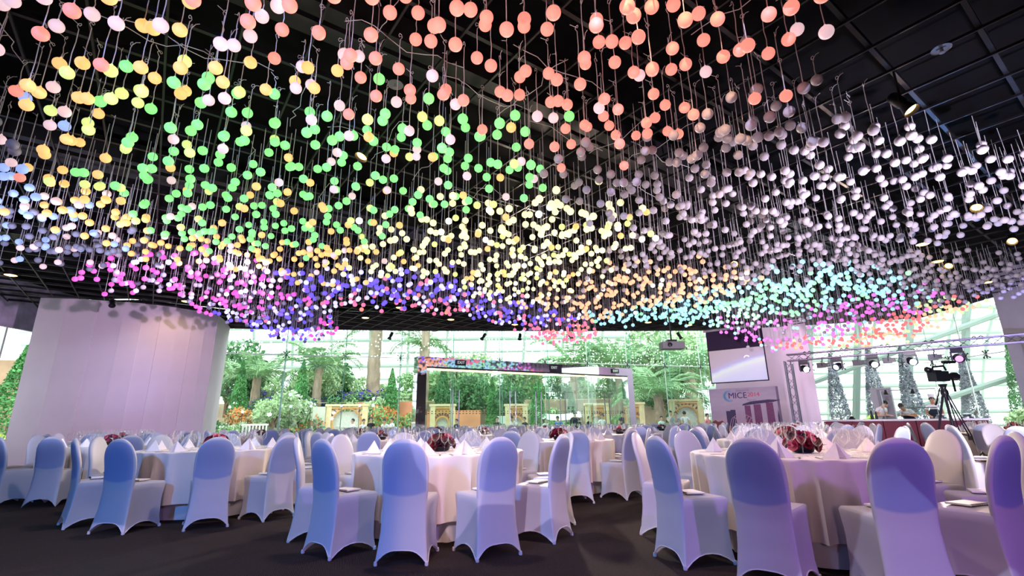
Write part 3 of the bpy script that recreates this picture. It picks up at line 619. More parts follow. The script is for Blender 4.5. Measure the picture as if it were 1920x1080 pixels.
# ================================================================ canopy of hanging ball lamps
PAL = {  # colour name: (sRGB, glow)
 'coral': ((255, 148, 132), .95), 'white': ((250, 214, 222), .70), 'peach': ((255, 196, 120), .95), 'yellow': ((226, 242, 146), .88), 'green': ((142, 248, 140), .95),
 'blue': ((160, 186, 255), .85), 'slate': ((170, 170, 196), .0), 'cream': ((255, 248, 186), 1.05), 'magenta': ((252, 100, 206), .85), 'violet': ((104, 84, 250), 1.3),
 'rosy': ((252, 128, 164), .9), 'orange': ((255, 190, 148), 1.0), 'cyan': ((170, 232, 255), 1.0), 'mint': ((166, 244, 184), 1.0), 'fuchsia': ((244, 124, 232), .9),
 'red': ((255, 122, 124), .95), 'lime': ((204, 242, 168), 1.0), 'grey': ((226, 218, 230), .0), 'pale': ((255, 250, 240), 1.0), 'lilac': ((206, 204, 255), 1.1)}
SPOTS = {
 'coral': [(-1.94, 3.32), (-1.65, 3.5), (-1.22, 3.63), (-.78, 3.33), (-.55, 3.98), (-.03, 3.52), (.44, 3.52), (.89, 3.47), (1.38, 3.53), (1.82, 3.48), (2.46, 3.54), (-.32, 4.47), (.24, 4.39), (.76, 4.15), (1.32, 4.23), (1.75, 3.93), (.7, 4.97), (1.38, 4.98), (-1.25, 4.3), (-1.89, 3.62), (1.66, 4.88), (1.11, 4.87), (-2.31, 3.1)],
 'white': [(-3.97, 3.3), (-4.13, 3.72), (-5.1, 4.32), (-3.39, 3.25), (-2.87, 3.26), (-2.51, 3.55), (-2.37, 3.81), (-1.91, 4.04), (-1.73, 4.45), (-5.8, 5.09)],
 'peach': [(-3.71, 3.36), (-4.19, 4.08), (-4.55, 4.08), (-4.46, 4.41), (-3.26, 3.48), (-3.04, 3.37), (-5.57, 5.33), (-6.09, 6.15), (-5.02, 5.22), (-3.5, 3.73), (-2.9, 3.88), (-6.52, 6.3), (-6.34, 7.03), (-6.67, 7.22), (-6.77, 8.55), (-6.47, 8.85), (-5.65, 9.02), (-4.69, 9.21), (-3.9, 9.39), (-2.75, 8.8), (-3.2, 6.9), (-2.53, 4.2)],
 'yellow': [(-4.57, 4.79), (-3.65, 3.87), (-3.84, 4.25), (-4.92, 5.34), (-5.52, 6.01)],
 'green': [(-3.63, 4.34), (-3.1, 3.95), (-4.2, 4.9), (-4.14, 5.35), (-5.16, 6.01), (-4.69, 6.18), (-3.61, 5.24), (-2.9, 4.52), (-2.5, 4.6), (-2.12, 4.72), (-2.63, 5.38), (-1.96, 5.15), (-1.46, 4.94), (-1.05, 4.74), (-.65, 4.95), (-4.02, 6.19), (-3.5, 6.04), (-2.92, 6.05), (-2.29, 5.92), (-1.71, 5.93), (-1.12, 5.8), (-.6, 5.54), (-.05, 5.3), (.2, 4.96), (-5.66, 7.24), (-5.58, 7.92), (-4.93, 7.94), (-3.89, 7.5), (-3.1, 7.3), (-2.35, 7.11), (-1.56, 6.57), (-.89, 6.25), (-.28, 6.1), (.31, 6.11)],
 'blue': [(-7.2, 5.5), (-7.9, 6.3), (-8.4, 6.9), (-6.6, 4.9), (-8.2, 5.6), (-9, 7), (-6.47, 5.57), (-5.75, 4.98), (-7.16, 6.29), (-7.68, 7.2), (-5.38, 4.49)],
 'slate': [(-8.31, 7.86), (-7.56, 7.64), (-7.64, 8.39), (-6.77, 8.15), (-8.67, 7.85), (-8.9, 8.9)],
 'cream': [(-1.46, 7.78), (-.69, 7.35), (.01, 7.36), (.71, 7.38), (1.3, 7.84), (-2.12, 8.26), (-1.48, 9.13), (-.59, 8.56), (.2, 8.31), (1.04, 8.89), (1.82, 9.22), (-.7, 10.19), (.24, 10.22), (1.06, 10.24), (-2.18, 9.44), (-.39, 11.48), (.53, 11.75), (1.96, 8.35), (-2.92, 9.76), (.43, 6.97)],
 'magenta': [(-8.48, 9.97), (-8.32, 10.36), (-7.47, 10.0), (-7.53, 10.8), (-7.19, 11.27), (-7.54, 12.84), (-7.43, 13.47), (-5.8, 11.31), (-7.01, 9.65), (-5.7, 14.98), (-5.65, 15.81), (-5.86, 12.32)],
 'violet': [(-8.16, 14.87), (-7.35, 14.91), (-6.69, 14.93), (-5.75, 14.22), (-5.16, 11.33), (-4.39, 11.35), (-3.63, 11.38), (-2.97, 11.89), (-2.25, 12.45), (-1.48, 13.06), (-.62, 13.72), (-3.13, 10.52), (-2.25, 10.97), (-1.36, 11.94), (-.49, 14.42), (.33, 15.22), (1.13, 14.49), (-6.5, 13.6)],
 'rosy': [(-4.39, 12.95), (-3.0, 13.31), (-2.0, 13.67), (.75, 17.03), (1.55, 17.58), (2.27, 17.1), (2.51, 16.17)],
 'orange': [(1.91, 12.05), (2.6, 12.08), (3.05, 11.13), (3.69, 11.15), (4.18, 10.73), (4.8, 10.75), (2.48, 13.84), (3.28, 13.23), (4.01, 12.66), (4.68, 12.14), (1.48, 13.16), (5.49, 11.2)],
 'cyan': [(3.25, 15.35), (4.12, 15.38), (4.99, 15.42), (5.71, 15.05), (5.85, 13.32), (5.88, 11.8), (6.42, 10.9), (7.18, 10.9), (8.55, 11.77), (10.02, 12.87), (6.54, 16.34), (8.33, 12.27), (7.48, 12.24), (9.1, 11.78), (4.9, 14.2)],
 'mint': [(6.12, 13.98), (6.61, 13.35), (7.07, 12.77), (8.15, 13.4), (7.57, 14.38), (7.09, 15.1)],
 'fuchsia': [(8.33, 15.56), (9.39, 15.6), (10.2, 15.23), (10.47, 14.14), (10.7, 13.19), (10.65, 16.2), (7.6, 17.2), (8.73, 17.4), (10.05, 14.47)],
 'red': [(10.46, 17.2), (11.34, 17.02), (12.17, 16.59), (13.31, 16.64), (13.71, 16.21), (9.79, 16.95)],
 'lime': [(11.87, 18.2), (13.1, 18.0), (14.1, 17.6), (14.08, 15.79), (14.09, 14.28)],
 'grey': [(1.99, 4.59), (2.49, 5.11), (2.66, 4.79), (2.74, 4.25), (3.15, 4.61), (3.8, 5.74), (3.23, 5.73), (2.39, 5.72), (1.69, 5.71), (1.13, 5.7), (.74, 5.97), (1.72, 6.46), (2.72, 6.65), (3.86, 7.04), (2.77, 8.12), (4.13, 8.41), (4.78, 7.47), (4.22, 5.75), (5.11, 6.2), (6.42, 7.09), (5.98, 7.94), (7.13, 8.22), (6.93, 6.73), (8.2, 7.54), (6.94, 6.08), (5.65, 9.01), (7.15, 9.69), (5.46, 9.64), (2.57, 9.24), (3.77, 9.6), (9.55, 11.33), (10.87, 11.37), (12.17, 11.64), (8.1, 10.07), (5.06, 9.98), (12.6, 12.4)]}
ALTS = {'coral': ['coral']*10+['white'], 'white': ['white']*3+['peach', 'coral'], 'peach': ['peach']*6+['white', 'yellow'], 'yellow': ['yellow']*4+['peach', 'green'], 'green': ['green']*10+['peach', 'yellow', 'white'],
        'blue': ['blue']*3+['white', 'slate'], 'slate': ['slate']*3+['white', 'blue'], 'cream': ['cream']*9+['pale', 'yellow', 'peach'], 'magenta': ['magenta']*4+['grey', 'slate', 'lilac'], 'violet': ['violet']*5+['lilac', 'lilac', 'lilac', 'slate', 'rosy'],
        'rosy': ['rosy']*4+['lilac', 'coral'], 'orange': ['orange']*7+['grey', 'pale'], 'cyan': ['cyan']*6+['mint'], 'mint': ['mint']*4+['cyan'], 'fuchsia': ['fuchsia']*3+['cyan', 'grey'], 'red': ['red']*6+['orange', 'lime'], 'lime': ['lime']*4+['orange', 'red'], 'grey': ['grey']}
SP = [(x, y, k) for k, v in SPOTS.items() for x, y in v]; SPA = np.array([(x, y) for x, y, _ in SP])
OUTL = [(-9.9, 6.2), (-9.7, 8.68), (-9.56, 9.18), (-9.29, 9.59), (-9.69, 11.42), (-8.77, 11.7), (-8.74, 15.01), (-8.24, 16.5), (-7.36, 17.3), (-6.0, 16.5), (-4.9, 12.9), (-3.81, 12.97), (-2.77, 13.64), (-1.35, 15.0), (-.36, 15.87), (.45, 16.63), (1.16, 18.3), (2.15, 18.5), (2.94, 17.9), (2.98, 15.9), (4.7, 16.26), (6.9, 17.1), (8.3, 17.3), (10.2, 17.5), (13.0, 18.2), (14.2, 17.5), (14.27, 16.0), (14.2, 14.0), (11.25, 13.5), (13.8, 12.5), (11.6, 10.5), (9.4, 8.1), (6.9, 5.7), (5.44, 5.45), (3.5, 4.5), (2.75, 3.8), (2.75, 2.3), (-7, 2.3)]
HOLE = [(7.9, 8.9), (9.5, 8.0), (11.6, 10.3), (8.8, 10.1)]
BR = .058
balls = []; cells = {}
q = random.Random(21); stp = .238
for ix in range(-60, 112):
    for iy in range(-60, 110):
        p = D1*(ix*stp)+D2*(iy*stp); x, y = p.x+q.uniform(-.09, .09), p.y+q.uniform(-.09, .09)
        if not inside(x, y, OUTL) or inside(x, y, HOLE) or q.random() < .08: continue
        far_ = max(0, min(1, (y-9)/8))
        z = 4.28+.12*math.sin(.75*x+.4)*math.cos(.6*y)-.10*far_+q.uniform(-.20, .26)
        if x > 7.4: z -= .42*max(0, min(1, (y-14.6)/2.4))*min(1, (x-7.4)/1.5)
        for tx, ty, dp in ((1.8, 17.2, .35), (-6.9, 15.3, .30), (9.0, 16.6, .40), (12.3, 17.2, .2)):
            z -= dp*math.exp(-((x-tx)**2+(y-ty)**2)/1.6)*q.uniform(.3, 1)
        d = np.hypot(SPA[:, 0]-x-q.gauss(0, .22), SPA[:, 1]-y-q.gauss(0, .22)); k = SP[int(d.argmin())][2]
        z = min(z, 4.62); cell = (int(x//.25), int(y//.25))
        if any((x-b[0])**2+(y-b[1])**2+(z-b[2])**2 < .0165 for cx_ in (-1, 0, 1) for cy_ in (-1, 0, 1) for b in cells.get((cell[0]+cx_, cell[1]+cy_), ())): continue
        cells.setdefault(cell, []).append((x, y, z))
        balls.append((x, y, z, q.choice(ALTS[k])))
# largest in the picture = nearest to the camera inside the frame
def cam_px(x, y, z):
    c_, s_ = math.cos(rad(15.3)), math.sin(rad(15.3)); z -= 1.07; d = y*c_+z*s_; u = -y*s_+z*c_
    return 960+914*x/d, 540-914*u/d, d
vis = []
for i, b_ in enumerate(balls):
    X, Y, d = cam_px(*b_[:3])
    if d > .5 and -20 < X < 1940 and -20 < Y < 1000: vis.append((d, i, X, Y))
vis.sort(); near = {i: (X, Y) for d, i, X, Y in vis[:300]}
ball_mat = {}
def bmat(k):
    if k not in ball_mat:
        (c, g) = PAL[k]; ball_mat[k] = mat('ball_'+k, c, .5, emit=c, es=g); ball_mat[k].cycles.emission_sampling = 'NONE'
    return ball_mat[k]
M_cord = mat('cord_pale', (232, 226, 236), .5)
bme = {}
def bmesh_of(k):
    if k not in bme: bme[k] = MB().ball((0, 0, 0), BR, 3).lathe([(.012, BR-.004), (.010, BR+.012), (.004, BR+.02)], 8).mesh('ball_lamp', bmat(k), angle=60)
    return bme[k]
CORD = MB().tube([(0, 0, 0), (.004, .003, .33), (-.003, -.002, .66), (0, 0, 1)], .0042, 5).mesh('cord', M_cord)
HOOK = MB().tube([(0, 0, 0), (.012, 0, .018), (.022, 0, .042), (.012, 0, .066), (-.01, 0, .066), (-.018, .004, .046), (-.01, .006, .03), (.03, .02, .07), (.05, .045, .085)], .0032, 5).mesh('hook', M_cord)
CN = {'coral': 'coral pink', 'white': 'pinkish white', 'peach': 'peach orange', 'yellow': 'yellow-green', 'green': 'pale green', 'blue': 'icy blue', 'slate': 'unlit slate grey', 'cream': 'cream yellow', 'grey': 'unlit lilac grey', 'pale': 'warm white'}
def zone(X, Y):
    return ('at the top edge' if Y < 110 else 'in the upper rows' if Y < 240 else 'lower in the canopy') + (', far left' if X < 330 else ', left of centre' if X < 700 else ', at the centre' if X < 1080 else ', right of centre' if X < 1400 else ', far right')
seq = {}
for i, (X, Y) in near.items():
    if Y < 240: seq.setdefault((balls[i][3], zone(X, Y)), []).append((X, i))
NTH = {i: (r_, len(v)) for v in seq.values() for r_, (X, i) in enumerate(sorted(v))}
ORDX = ORD+['fifteenth', 'sixteenth', 'seventeenth', 'eighteenth', 'nineteenth', 'twentieth']
def nth(i): return f', {ORDX[NTH[i][0]]} from the left' if i in NTH and NTH[i][1] > 1 and NTH[i][0] < 20 else ''
V = []; F = []; col = []; glow = []; iv = np.array(ICO[2][0]); iff = np.array(ICO[2][1]); nv = 0
CV = []; CF = []; ncv = 0
for i, (x, y, z, k) in enumerate(balls):
    if i in near:
        ln = CEIL+.0-(z+BR)
        o = link('hanging_ball_lamp', bmesh_of(k), None, (x, y, z), rng.uniform(0, 6), label=f'{CN.get(k, k)} ball lamp {zone(*near[i])}{nth(i)}', cat='ball lamp', group=f'{CN.get(k, k)} hanging ball lamps')
        link('cord', CORD, o, (0, 0, BR+.015), scale=(1, 1, max(.05, ln-.09))); link('hook', HOOK, o, (0, 0, BR+.015+max(.05, ln-.09)), rng.uniform(0, 6))
        continue
    V.append(iv*BR+np.array((x, y, z))); F.append(iff+nv); nv += len(iv)
    c, g = PAL[k]; col.append(np.repeat([[*s2l(c), 1]], len(iv), 0)); glow.append(np.full(len(iv), g))
    dx, dy = q.uniform(-.012, .012), q.uniform(-.012, .012); r = .0046
    for (px, py) in ((r, 0), (-r*.5, r*.87), (-r*.5, -r*.87)): CV += [(x+px, y+py, z+BR-.004), (x+dx+px, y+dy+py, CEIL+.03)]
    CF += [(ncv, ncv+2, ncv+3, ncv+1), (ncv+2, ncv+4, ncv+5, ncv+3), (ncv+4, ncv, ncv+1, ncv+5)]; ncv += 6
m = bpy.data.materials.new('ball_glow_by_colour'); m.use_nodes = True; n = m.node_tree; b = n.nodes['Principled BSDF']; b.inputs['Roughness'].default_value = .5
a1 = n.nodes.new('ShaderNodeAttribute'); a1.attribute_name = 'ball_colour'; a2 = n.nodes.new('ShaderNodeAttribute'); a2.attribute_name = 'ball_glow'
n.links.new(a1.outputs['Color'], b.inputs['Base Color']); n.links.new(a1.outputs['Color'], b.inputs['Emission Color']); n.links.new(a2.outputs['Fac'], b.inputs['Emission Strength'])
m.cycles.emission_sampling = 'NONE'
root = thing('ball_lamp_canopy', 'mass of small coloured hanging ball lamps farther back under the ceiling', 'ball lamps', kind='stuff')
me = np_mesh('far_balls', np.concatenate(V), np.concatenate(F), m, True)
at = me.attributes.new('ball_colour', 'FLOAT_COLOR', 'POINT'); at.data.foreach_set('color', np.concatenate(col).astype('f').ravel())
at = me.attributes.new('ball_glow', 'FLOAT', 'POINT'); at.data.foreach_set('value', np.concatenate(glow).astype('f').ravel())
link('far_balls', me, root, kind='stuff')
link('far_cords', np_mesh('far_cords', np.array(CV), np.array(CF), M_cord), root, kind='stuff')
print('balls', len(balls))

# loose cable loops lying along the grid above the front rows
for k in range(26):
    x0, y0 = rng.uniform(-4.5, 3.0), rng.uniform(3.0, 7.5); a = ga+rng.choice((0, PI/2)); P = []
    for t in range(9): P.append((x0+math.cos(a)*t*.16+rng.uniform(-.04, .04), y0+math.sin(a)*t*.16+rng.uniform(-.04, .04), CEIL-.02+.05*math.sin(t*1.1)+rng.uniform(-.03, .02)))
    MB().tube(P, .004, 4).build('loose_cable', M_cord, ceil)

# ================================================================ ceiling lamps
M_dl = mat('downlight_lens', (255, 220, 160), .4, emit=(255, 196, 104), es=7.0); M_hs = mat('lamp_housing', (30, 28, 30), .5)
DLB = MB().lathe([(.13, .02), (.14, 0), (.14, .10), (.11, .16)], 20, cap=(False, True)).mesh('housing', M_hs); DLL = MB().lathe([(.001, -.012), (.09, -.008), (.122, .004)], 20, cap=(True, False)).mesh('lens', M_dl)
DL = [(-12.5, 11.6), (-10.0, 14.5), (-5.31, 17.26), (-7.17, 18.4), (-2.29, 17.77), (-3.72, 15.72), (.09, 18.9), (2.6, 19.2), (5.32, 18.81), (7.16, 19.5), (9.13, 10.21), (10.52, 11.48), (13.64, 13.5)]
DLT = ['above the far left window', 'above the drum wall', 'left of the portal', 'above the left glass wall', 'above the left portal leg', 'by the purple balls', 'above the middle of the portal', 'above the right half of the portal', 'above the right portal leg', 'beside the projection screen', 'in the bare ceiling over the tripod', 'between the tripod and counter', 'over the serving counter']
for (x, y), d in zip(DL, DLT):
    t = thing('downlight', 'warm glowing round downlight '+d, 'ceiling lamp', (x, y, CEIL-.06), 0, 'round downlights'); link('housing', DLB, t); link('lens', DLL, t)
def spot(x, y, tilt, az, label, warm=True, drop=.30, s=1.0):
    t = thing('hanging_spotlight', label, 'spotlight', (x, y, CEIL), az, 'hanging spotlights')
    MB().tube([(0, 0, .04), (0, 0, -drop)], .012, 6).build('stem', M_hs, t)
    MB().tube([(-.07, 0, -drop-.10), (-.07, 0, -drop), (.07, 0, -drop), (.07, 0, -drop-.10)], .009, 5).build('yoke', M_hs, t)
    R = Matrix.Rotation(rad(tilt), 4, 'X')
    hd = MB().lathe([(.045, .16), (.06, .14), (.06, 0), (.048, -.03), (.085, -.15), (.08, -.15), (.04, -.03)], 16, cap=(True, False)).build('head', mat('spot_head', (22, 22, 28), .35), t, (0, 0, -drop-.10)); hd.rotation_euler = (rad(tilt), 0, 0)
    MB().lathe([(.001, -.1), (.066, -.115)], 16, cap=(True, False)).build('bulb_face', M_dl if warm else M_blackpl, hd)
    return t
spot(-1.82, 5.47, 25, 2.4, 'small black hanging spotlight with warm lamp among the green balls')
spot(4.33, 4.67, -28, .6, 'black hanging spotlight with warm lamp in the bare dark ceiling corner')
spot(7.58, 7.32, 40, 2.2, 'black spotlight glaring warm above the grey balls, upper right')
spot(4.92, 10.27, 55, 2.7, 'small spotlight glaring warm among the pale grey balls')
spot(9.91, 10.54, 50, 2.2, 'small spotlight glaring warm beside the ceiling downlights')
spot(9.79, 8.97, 50, 2.2, 'small spotlight glaring warm at the far right edge')
spot(1.52, 12.3, 50, 3.0, 'small spotlight glaring warm behind the cream yellow balls')
for k, (x, y) in enumerate([(-9.2, 18.9), (-4.9, 19.4), (-1.2, 19.9), (.3, 20.0), (2.4, 20.1), (7.0, 20.3)]):
    spot(x, y, 35, k, f'black track spotlight hanging before the glass wall, {ORD[k]} from the left', False, .25)
spot(-11.5, 13.6, 50, -2.4, 'black spotlight aimed at the drum wall', False, .2); spot(-13.9, 12.2, 50, -1.5, 'spotlight hanging by the far left window', True, .2)
M_disc = mat('sprinkler_plate', (150, 150, 155), .35, .6)
for k, (x, y) in enumerate([(4.55, 4.3), (-1.3, 4.75), (5.2, 8.6)]):
    t = thing('sprinkler', f'round metal sprinkler plate in the ceiling, {["near the dark upper corner", "above the green balls", "above the lilac grey balls"][k]}', 'sprinkler', (x, y, CEIL-.01), 0, 'ceiling sprinklers')
    MB().lathe([(.001, .012), (.085, .008), (.09, .0)], 20, cap=(True, False)).build('plate', M_disc, t); MB().lathe([(.016, .0), (.016, -.03), (.03, -.04), (.028, -.045)], 12).build('nozzle', M_disc, t)
t = thing('ceiling_projector', 'grey projector hanging on a pole before the glass wall', 'projector', (4.58, 14.0, 3.11))
MB().box((0, 0, 0), (.62, .42, .2)).build('body', mat('projector_grey', (120, 116, 118), .5), t, smooth=False); MB().tube([(0, 0, .17), (0, 0, CEIL-3.11+.05)], .022, 8).build('pole', M_hs, t)
MB().box((0, 0, .14), (.26, .2, .06)).build('bracket', M_hs, t, smooth=False); MB().lathe([(.06, 0), (.06, .05), (.045, .06)], 14).build('lens', M_blackpl, t, (-.12, -.21, 0)).rotation_euler = (PI/2, 0, 0)
# ================================================================ stage: screen, backdrop, truss, serving counter
sd = Vector((.741, -.671)); sang = math.atan2(sd.y, sd.x)
M_scrblk = mat('screen_black_drop', (46, 24, 58), .8); M_txtp = mat('print_purple', (74, 36, 96), .7); M_txtr = mat('print_red', (214, 62, 96), .7); M_txtg = mat('print_grey', (150, 130, 150), .7)
# projected picture: haze grey sky over a bright planet limb, small crescent moon
def pic_mat(name, stops, tilt, es, vscale=1.0, off=0.0, wav=.0):
    m = bpy.data.materials.new(name); m.use_nodes = True; n = m.node_tree; b = n.nodes['Principled BSDF']; b.inputs['Roughness'].default_value = .8
    tc = n.nodes.new('ShaderNodeTexCoord'); sx = n.nodes.new('ShaderNodeSeparateXYZ'); n.links.new(tc.outputs['Object'], sx.inputs[0])
    def mt(op, a, b2):
        q = n.nodes.new('ShaderNodeMath'); q.operation = op
        for i, v in enumerate((a, b2)):
            if isinstance(v, (int, float)): q.inputs[i].default_value = v
            else: n.links.new(v, q.inputs[i])
        return q.outputs[0]
    x = sx.outputs[0]; f = mt('SUBTRACT', sx.outputs[2], mt('ADD', mt('MULTIPLY', x, tilt), mt('MULTIPLY', mt('MULTIPLY', x, x), -.06)))
    if wav:
        no = n.nodes.new('ShaderNodeTexNoise'); no.inputs['Scale'].default_value = 2.2; no.inputs['Detail'].default_value = 5; mp = n.nodes.new('ShaderNodeMapping'); mp.inputs['Scale'].default_value = (1, 1, 4); n.links.new(tc.outputs['Object'], mp.inputs[0]); n.links.new(mp.outputs[0], no.inputs[0])
        f = mt('ADD', f, mt('MULTIPLY', mt('SUBTRACT', no.outputs[0], .5), wav))
    f = mt('ADD', mt('MULTIPLY', f, vscale), off)
    r = n.nodes.new('ShaderNodeValToRGB'); e = r.color_ramp.elements; e[0].position, e[1].position = stops[0][0], stops[-1][0]; e[0].color = (*s2l(stops[0][1]), 1); e[1].color = (*s2l(stops[-1][1]), 1)
    for p, c in stops[1:-1]: k = e.new(p); k.color = (*s2l(c), 1)
    n.links.new(f, r.inputs[0]); n.links.new(r.outputs[0], b.inputs['Base Color'])
    if es: n.links.new(r.outputs[0], b.inputs['Emission Color']); b.inputs['Emission Strength'].default_value = es
    return m
M_pic = pic_mat('projected_planet', [(0, (196, 198, 226)), (.28, (206, 206, 226)), (.42, (214, 218, 224)), (.46, (226, 236, 222)), (.50, (208, 216, 232)), (.56, (186, 178, 212)), (.66, (186, 170, 186)), (1, (184, 168, 172))], .28, .38, .62, .5, .10)
t = thing('projection_screen', 'hanging projection screen with a black top drop showing a planet and crescent moon', 'screen', (8.38, 18.37, 0), sang)
MB().box((0, 0, 3.0), (2.06, .015, 1.28)).build('screen_border', mat('screen_border', (36, 26, 46), .7), t, smooth=False)
pc = MB().box((0, 0, 0), (1.98, .006, 1.20)).build('projected_picture', M_pic, t, (0, -.012, 3.0), smooth=False)
cres = [(.10*math.cos(a), .085*math.sin(a)) for a in [rad(v) for v in range(20, 181, 16)]]+[(.085*math.cos(a)-.004, .085*math.sin(a)-.028) for a in [rad(v) for v in range(170, 24, -16)]]
MB().prism(cres, -.003, .003).build('crescent_moon', mat('moon_light', (250, 248, 250), .6, emit=(250, 248, 250), es=.8), pc, (.38, -.006, .24), smooth=False)
MB().box((0, .004, 4.0), (2.06, .012, .74)).build('black_drop', M_scrblk, t, smooth=False)
MB().tube([(-1.1, 0, 4.40), (1.1, 0, 4.40)], .05, 10).build('roller_case', mat('case_grey', (190, 180, 190), .5), t)
for x in (-.9, .9): MB().tube([(x, 0, 4.44), (x, 0, 5.0)], .012, 5).build('suspension_wire', M_hs, t)
# printed backdrop
M_bg = pic_mat('dusk_sky_print', [(0, (188, 150, 152)), (.25, (198, 164, 168)), (.5, (172, 152, 172)), (.75, (180, 164, 182)), (1, (170, 152, 176))], 0, 0, .45, .45, .9)
M_twr = mat('print_tower', (118, 68, 104), .8, var=.25, vs=40); M_twr2 = mat('print_tower_dark', (72, 58, 92), .8, var=.4, vs=30); M_fol = mat('print_trees', (128, 64, 62), .8, var=.3, vs=30); M_arc = mat('print_arch', (190, 156, 170), .8)
t = thing('stage_backdrop', 'printed stage backdrop with MICE 2014 lettering over a dusk city skyline', 'backdrop', (8.52, 18.55, 0), sang)
MB().box((0, 0, 1.11), (2.36, .30, 2.10)).build('panel', [mat('backdrop_side', (150, 110, 160), .7)], t, smooth=False)
MB().box((0, 0, 0), (2.36, .006, 2.10)).build('sky_print', M_bg, t, (0, -.156, 1.11), smooth=False)
yb = -.162
pr = lambda nm, pts, m, d=0: MB().prism([(x, z) for x, z in pts], yb-.002-d, yb+.002-d).build(nm, m, t, smooth=False)
def bx(x0, x1, z0, z1, k=0): return [(x0, z0), (x1, z0), (x1-k, z1), (x0+k, z1)]
pr('tower_print', bx(.05, .27, .4, 1.52, .01), M_twr); pr('tower_print', bx(.36, .63, .4, 1.55, .015), M_twr); pr('tower_print', bx(.78, 1.04, .4, 1.60, .015), M_twr)
pr('deck_print', [(-.02, 1.52), (.3, 1.55), (1.05, 1.62), (1.30, 1.68), (.9, 1.71), (.3, 1.66), (.02, 1.58)], M_twr2, .003)
pr('block_print', bx(-.62, -.42, .4, 1.34), M_twr2); pr('block_print', bx(-.46, -.28, .4, 1.38), M_twr2, .002); pr('far_tower_print', [(1.12, .4), (1.2, .4), (1.19, 1.1), (1.16, 1.35), (1.13, 1.1)], M_twr2)
pr('tree_print', [(-1.18, .06), (-1.18, .95), (-1.05, 1.02), (-.95, .95), (-.8, 1.0), (-.62, .82), (-.3, .7), (1.18, .7), (1.18, .06)], M_fol, .001)
for k in range(8):
    a = -.34+.09*k; MB().tube([(a-.25+.30*s_, yb-.006, .5+(.62+.12*math.sin(k*.5))*math.sin(PI*(.05+.6*s_))) for s_ in [j/8 for j in range(9)]], .010, 4).build('bridge_arc_print', M_arc, t)
for rr, cc, w_ in ((.21, (120, 140, 200), .03), (.17, (90, 160, 190), .02), (.24, (150, 180, 120), .015)):
    MB().tube([(-.42+rr*math.cos(rad(a)), yb, 1.88+rr*.9*math.sin(rad(a))) for a in range(70, 300, 12)], [w_*(.25+.75*math.sin(PI*(a-70)/230)) for a in range(70, 300, 12)], 4).build('logo_swirl', mat(f'print_swirl_{w_}', cc, .8), t)
text('headline', 'MICE', .30, M_txtp, t, (-.14, yb-.002, 1.88), ext=.008); text('headline_year', '2014', .21, M_txtr, t, (.42, yb-.002, 1.9), ext=.006); text('headline_script', 'Singapore', .12, M_txtg, t, (.05, yb-.002, 2.07)); text('headline_script', 'Forum', .12, M_txtg, t, (.34, yb-.002, 1.71))

# lighting truss goal post
def truss(mb, p, q, s=.22, step=.26):
    p, q = Vector(p), Vector(q); d = (q-p); L = d.length; d.normalize(); a = d.cross(Vector((0, 0, 1))) if abs(d.z) < .9 else Vector((sd.x, sd.y, 0)); a.normalize(); b = d.cross(a).normalized()
    cs = [(a*sx+b*sy)*s/2 for sx, sy in ((1, 1), (1, -1), (-1, -1), (-1, 1))]
    for c in cs: mb.tube([p+c, q+c], .024, 6)
    n_ = max(2, int(L/step))
    for i in range(n_):
        for j in range(4):
            c0, c1 = (cs[j], cs[(j+1) % 4]) if (i+j) % 2 else (cs[(j+1) % 4], cs[j]); mb.tube([p+c0+d*(L*i/n_), p+c1+d*(L*(i+1)/n_)], .009, 4, cap=False)
    return mb
T0, T1 = Vector((10.11, 18.03)), Vector((14.75, 13.83))
t = thing('lighting_truss', 'aluminium lighting truss goal post over the serving counter', 'truss', (0, 0, 0))
truss(MB(), (T0.x, T0.y, 3.19), (T1.x, T1.y, 3.19)).build('beam', M_alu, t); truss(MB(), (T0.x, T0.y, .03), (T0.x, T0.y, 3.08)).build('post', M_alu, t); truss(MB(), (T1.x, T1.y, .03), (T1.x, T1.y, 3.08)).build('post', M_alu, t)
for P in (T0, T1): MB().box((0, 0, .015), (.6, .6, .03)).build('base_plate', M_darkmetal, t, (P.x, P.y, 0), sang, smooth=False)
for k in range(5):
    P = T0+(T1-T0)*(.1+.18*k); MB().tube([(P.x+.3*sd.x*j/6-.1, P.y+.3*sd.y*j/6, 3.33+.03*math.sin(j*2)) for j in range(7)], .016, 5).build('cable', M_blackpl, t)
M_fix = mat('fixture_black', (30, 22, 44), .4)
def head_lamp(s, label, col, es, pan, big=False, power=0, lc=(1, .8, .9)):
    P = T0+sd*s; t = thing('moving_head_lamp', label, 'stage lamp', (P.x, P.y, 3.06), sang, 'moving heads on the truss')
    MB().box((0, 0, -.06), (.30, .22, .10)).build('base', M_fix, t, smooth=False); MB().tube([(-.13, 0, .08), (-.13, 0, -.02)], .02, 6).tube([(.13, 0, .08), (.13, 0, -.02)], .02, 6).build('clamp', M_fix, t)
    MB().prism([(-.17, -.10), (.17, -.10), (.17, -.34), (.14, -.40), (.12, -.40), (.12, -.15), (-.12, -.15), (-.12, -.40), (-.14, -.40), (-.17, -.34)], -.04, .04).build('yoke', M_fix, t, smooth=False)
    h = MB().lathe([(.06, .17), (.11, .13), (.125, .02), (.115, -.12), (.12, -.14), (.10, -.14)], 18, cap=(True, False)).build('head', M_fix, t, (0, 0, -.30)); h.rotation_euler = (rad(-72), 0, rad(pan))
    MB().lathe([(.001, -.125), (.095, -.115)], 18, cap=(True, False)).build('lens', mat(f'lens_{es}_{col[0]}', col, .3, emit=col, es=es), h)
    if power:
        e = lamp('stage_lamp_beam', 'SPOT', (P.x-sd.y*-.3*-1, P.y-.25, 2.74), (.8, 3.0, .9), power, lc, .12, 60, .6)
    return t
